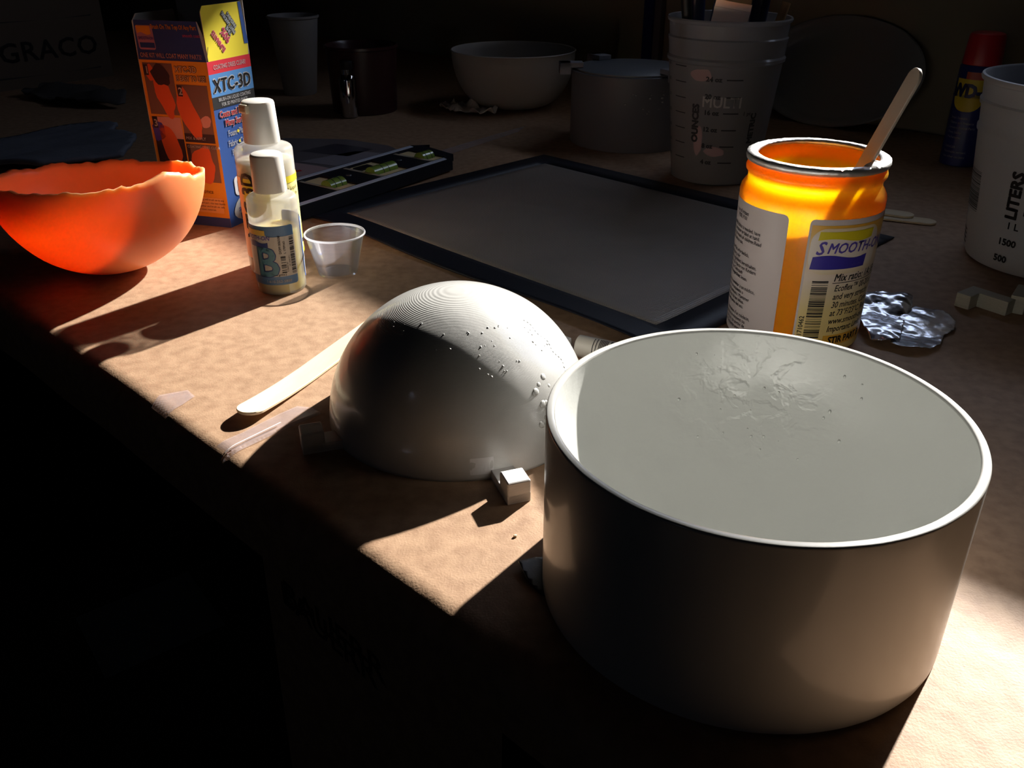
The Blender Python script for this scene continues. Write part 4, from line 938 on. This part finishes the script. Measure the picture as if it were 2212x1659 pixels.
# white bowl on a crumpled paper towel
WB = M('white_bowl', (.40, .375, .35), .5)
wb = thing('white_bowl', 'round white bowl standing near the back wall', 'bowl', (.0012, 1.3389, 0))
prof = [(0, .0012), (.030, 0), (.036, .002)]
for i in range(1, 13):
    f = i / 12; prof.append((.036 + (.088 - .036) * math.sin(f * math.pi / 2) ** .85, .002 + .075 * (1 - math.cos(f * math.pi / 2)) ** .9))
prof += [(.0892, .0782), (.0880, .0792), (.0866, .0780)]
for i in range(11, -1, -1):
    f = i / 12; prof.append((.034 + (.0862 - .034) * math.sin(f * math.pi / 2) ** .85, .0045 + .0733 * (1 - math.cos(f * math.pi / 2)) ** .9))
prof += [(0, .0042)]
obj('bowl_wall', lathe(prof, 80), WB, wb, 50)
PT = M('paper_towel', (.62, .57, .53), .9, bump=[(200, .2, .001)])
tw = sheet([(-.105, 1.318), (-.088, 1.288), (-.060, 1.268), (-.028, 1.256), (-.020, 1.276), (-.045, 1.300), (-.062, 1.330), (-.085, 1.345)],
           lambda x, y: .002 + .020 * abs(mnoise.noise((x * 45, y * 45, 3))) + .006 * abs(mnoise.noise((x * 110, y * 110, 9))), .004)
tag(solid(obj('paper_towel', tw, PT, None, 40), .0006), 'crumpled paper towel at the left foot of the white bowl', 'paper towel')

# white cup, dark red tub, glass vial
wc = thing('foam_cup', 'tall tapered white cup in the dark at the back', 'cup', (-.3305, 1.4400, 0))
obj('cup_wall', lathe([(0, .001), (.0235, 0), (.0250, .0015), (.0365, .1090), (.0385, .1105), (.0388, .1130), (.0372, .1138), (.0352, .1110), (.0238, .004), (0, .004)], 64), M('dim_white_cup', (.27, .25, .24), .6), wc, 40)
tu = thing('dark_tub', 'dark red-brown plastic tub behind the narrow shiny tube', 'tub', (-.2100, 1.3080, 0))
obj('tub_wall', lathe([(0, 0), (.0440, 0), (.0450, .001), (.0490, .0840), (.0505, .0850), (.0505, .0885), (.0490, .0890), (.0470, .0850), (.0430, .003), (0, .003)], 64), M('oxblood_plastic', (.045, .014, .014), .3), tu, 40)
vi = thing('shiny_tube', 'narrow shiny capped tube with bright vertical glints before the dark tub', 'tube', (-.2235, 1.2560, 0))
GL = M('dark_chrome', (.42, .41, .42), .07, metal=1.0)
obj('tube_wall', lathe([(0, 0), (.0100, 0), (.0116, .0014), (.0118, .0030), (.0118, .0500), (.0105, .0545), (.0080, .0570), (.0080, .0640), (0, .0640)], 48), GL, vi, 40)
obj('stopper', lathe([(0, .0610), (.0062, .0610), (.0088, .0645), (.0088, .0730), (.0080, .0738), (0, .0738)], 32), BLACK, vi, 40)

# blue bar leaning on the wall
bar = thing('blue_bar', 'narrow blue straightedge standing upright against the wall', 'straightedge')
obj('bar', [(v) for v in tbox(-.9290, -.9115, 1.180, 1.194, .0, .50)], M('deep_blue_paint', (.012, .018, .14), .4), bar)
obj('bar_face', tbox(-.9113, -.8990, 1.184, 1.194, .0, .50), M('slate_face', (.16, .14, .15), .5), bar)

# cardboard box with lettering at the far left, and clutter before it
CB = M('brown_cardboard', (.115, .082, .055), .8)
gA, gB = Vector((-.885, 1.335, 0)), Vector((-.690, 1.610, 0)); gu = (gB - gA).normalized(); gn = Vector((gu.y, -gu.x, 0)); gl = (gB - gA).length
gb = thing('carton', 'large dark cardboard carton with printed black lettering at far left', 'box')
def wallbox(A, u, n, l, d, h):
    P = [A, A + u * l, A + u * l - n * d, A - n * d]
    V = P + [p + Vector((0, 0, h)) for p in P]
    return V, [(0, 1, 5, 4), (1, 2, 6, 5), (2, 3, 7, 6), (3, 0, 4, 7), (4, 5, 6, 7), (3, 2, 1, 0)]
cbx = obj('carton_body', wallbox(gA, gu, gn, gl, .24, .30), CB, gb)
obj('carton_lettering', put_flat(text2('GRACO', .041, gl - .018, .040, 'RIGHT', .02, 1.12, sp=1.06), gA, gu, (0, 0, 1), .0004), M('carton_ink', (.022, .018, .016), .7), cbx)
obj('carton_rule', join(put_flat(wave2(.005, gl - .02, .016, .018, .002), gA, gu, (0, 0, 1), .0004), put_flat(wave2(.005, gl - .02, .098, .100, .002), gA, gu, (0, 0, 1), .0004)), M('carton_rule_ink', (.022, .018, .016), .7), cbx)
CLM = M('blue_grey_cloth', (.14, .15, .185), .9, bump=[(160, .3, .001), (30, .4, .004)])
cl = sheet([(-.640, .985), (-.615, 1.070), (-.530, 1.160), (-.500, 1.150), (-.490, 1.110), (-.452, 1.085), (-.440, 1.040), (-.432, .990), (-.500, .940), (-.580, .940)],
           lambda x, y: .0145 + .006 * mnoise.noise((x * 14 - y * 14, (x + y) * 5, 2)) + .0025 * mnoise.noise((x * 60 - y * 40, y * 30, 7)), .008)
tag(solid(obj('folded_cloth', cl, CLM, None, 40), .005), 'blue-grey folded cloth lying behind the orange bowl', 'cloth')
pb_ = sheet([(-.745, 1.400), (-.740, 1.450), (-.690, 1.470), (-.640, 1.440), (-.560, 1.340), (-.555, 1.310), (-.600, 1.310), (-.660, 1.330)],
            lambda x, y: .004 + .030 * abs(mnoise.noise((x * 16, y * 16, 4))) + .008 * abs(mnoise.noise((x * 50, y * 50, 1))), .010)
tag(solid(obj('plastic_sheet', pb_, M('dull_plastic_sheet', (.085, .08, .08), .5), None, 40), .001), 'crumpled dull plastic sheet in front of the dark carton', 'plastic sheet')
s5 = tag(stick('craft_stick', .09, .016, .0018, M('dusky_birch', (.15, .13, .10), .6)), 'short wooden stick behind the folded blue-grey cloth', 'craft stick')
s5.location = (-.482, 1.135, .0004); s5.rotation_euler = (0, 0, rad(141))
# navy sheet under the big mold, tube and crumbs
NS = M('navy_rubber', (.02, .026, .038), .45, bump=[(300, .2, .0008)])
def hs(x, y): return .0004
ns = sheet([(.0030, .3015), (.0100, .3065), (.0180, .3080), (.0175, .2800), (.0120, .2835), (.0065, .2915)], lambda x, y: .0006 + .0028 * max(0, (.0165 - x) / .0135) ** 2, .002)
tag(solid(obj('rubber_scrap', ns, NS, None, True), .0008), 'dark rubber scrap poking out at the left foot of the big mold', 'scrap')
tubm = M('white_tube_plastic', (.56, .52, .45), .4)
tbp, tbq = Vector((.0415, .5085, .0072)), Vector((.1010, .4780, .0072))
tb2 = thing('glue_tube', 'white tube with a barcode lying between the dome and the mat', 'tube')
tdir = (tbq - tbp).normalized(); tl_ = (tbq - tbp).length
tmx = Matrix.Translation(tbp) @ tdir.to_track_quat('Z', 'Y').to_matrix().to_4x4()
obj('tube_body', xf(lathe([(0, 0), (.0062, 0), (.0070, .0008), (.0070, tl_), (0, tl_)], 32), tmx), tubm, tb2, 40)
inv = tmx.to_3x3().inverted(); cd = inv @ Vector((-.03, -.42, .30)); ca = math.atan2(cd.y, cd.x)
bmx = put_round(bars2(-.0062, .012, .0050, .036, 16, 31), lambda z: .0070, ca, 0, .0002, .0015)
bmx.transform(tmx); obj('barcode', bmx, INK, tb2)
def lblock(name, label, pts, dz, h):
    g = prism(pts, 0, h, .0005); return tag(obj(name, [(v) for v in g], BLK), label, 'print')
BLK = M('cream_print_plastic', (.46, .44, .36), .55, layers=(.0009, .3, .0004))
# L-shaped printed brackets lying on their side
def bracket(label, O, ang, L=.036, leg=.016, w=.0118, th=.0075):
    P = [(0, 0), (th, 0), (th, leg - th), (L, leg - th), (L, leg), (0, leg)]
    g = prism(P, 0, w, .0006)
    o = tag(obj('printed_bracket', g, BLK), label, 'bracket', 'loose printed brackets'); o.location = O; o.rotation_euler = (0, 0, rad(ang)); return o
bracket('pale L-shaped printed bracket lying between the foil and the bucket', (.3165, .5905, .0002), -54, .0315, .0215, .0105, .0105)
bracket('second pale bracket right of the first, cut off by the picture edge', (.3490, .5790, .0002), -36, .045, .026, .013, .010)
for p, s in (((.1870, .2825, 0), .0010), ((.2320, .4290, 0), .0012), ((.0012, .3243, 0), .0009)):
    pass
def crumb(label, p, s, m):
    g = lathe([(0, 0), (1, .1), (.8, .9), (0, 1.1)], 6, wob=lambda i, r, z, a: (r * (1 + .4 * mnoise.noise((a * 2, i, s * 900))), z))
    o = tag(obj('crumb', xf(g, Matrix.Diagonal((s, s * .8, s, 1))), m), label, 'crumb'); o.location = p
crumb('tiny pale crumb on the sunlit paper below the dome', (.0016, .3222, .0002), .0009, STICKM)
crumb('tiny dark shiny crumb on the paper right of the big mold', (.2310, .4310, .0002), .0013, M('glossy_crumb', (.03, .03, .035), .15))

# carton on the floor in front of the table, deep in shadow
lo = thing('floor_carton', 'black-looking carton with a pale label in the shadow below the table', 'box')
FU, FV = Vector((.788, .616, 0)), Vector((.616, -.788, 0)); FC = Vector((-.403, .749, 0))
fA = FC - FU * .21 + FV * .18; fA.z = ZF + .002
lc = obj('carton_body', wallbox(fA, FU, FV, .42, .36, .31), M('dark_cardboard', (.10, .07, .045), .8), lo)
lbp = [FC + FU * a + FV * b for a, b in ((-.062, -.058), (.066, -.058), (.066, .056), (-.062, .056))]
obj('shipping_label', ([Vector((p.x, p.y, ZF + .3128)) for p in lbp], [(3, 2, 1, 0)]), M('pale_label', (.42, .43, .42), .6), lo, label='pale grey label')
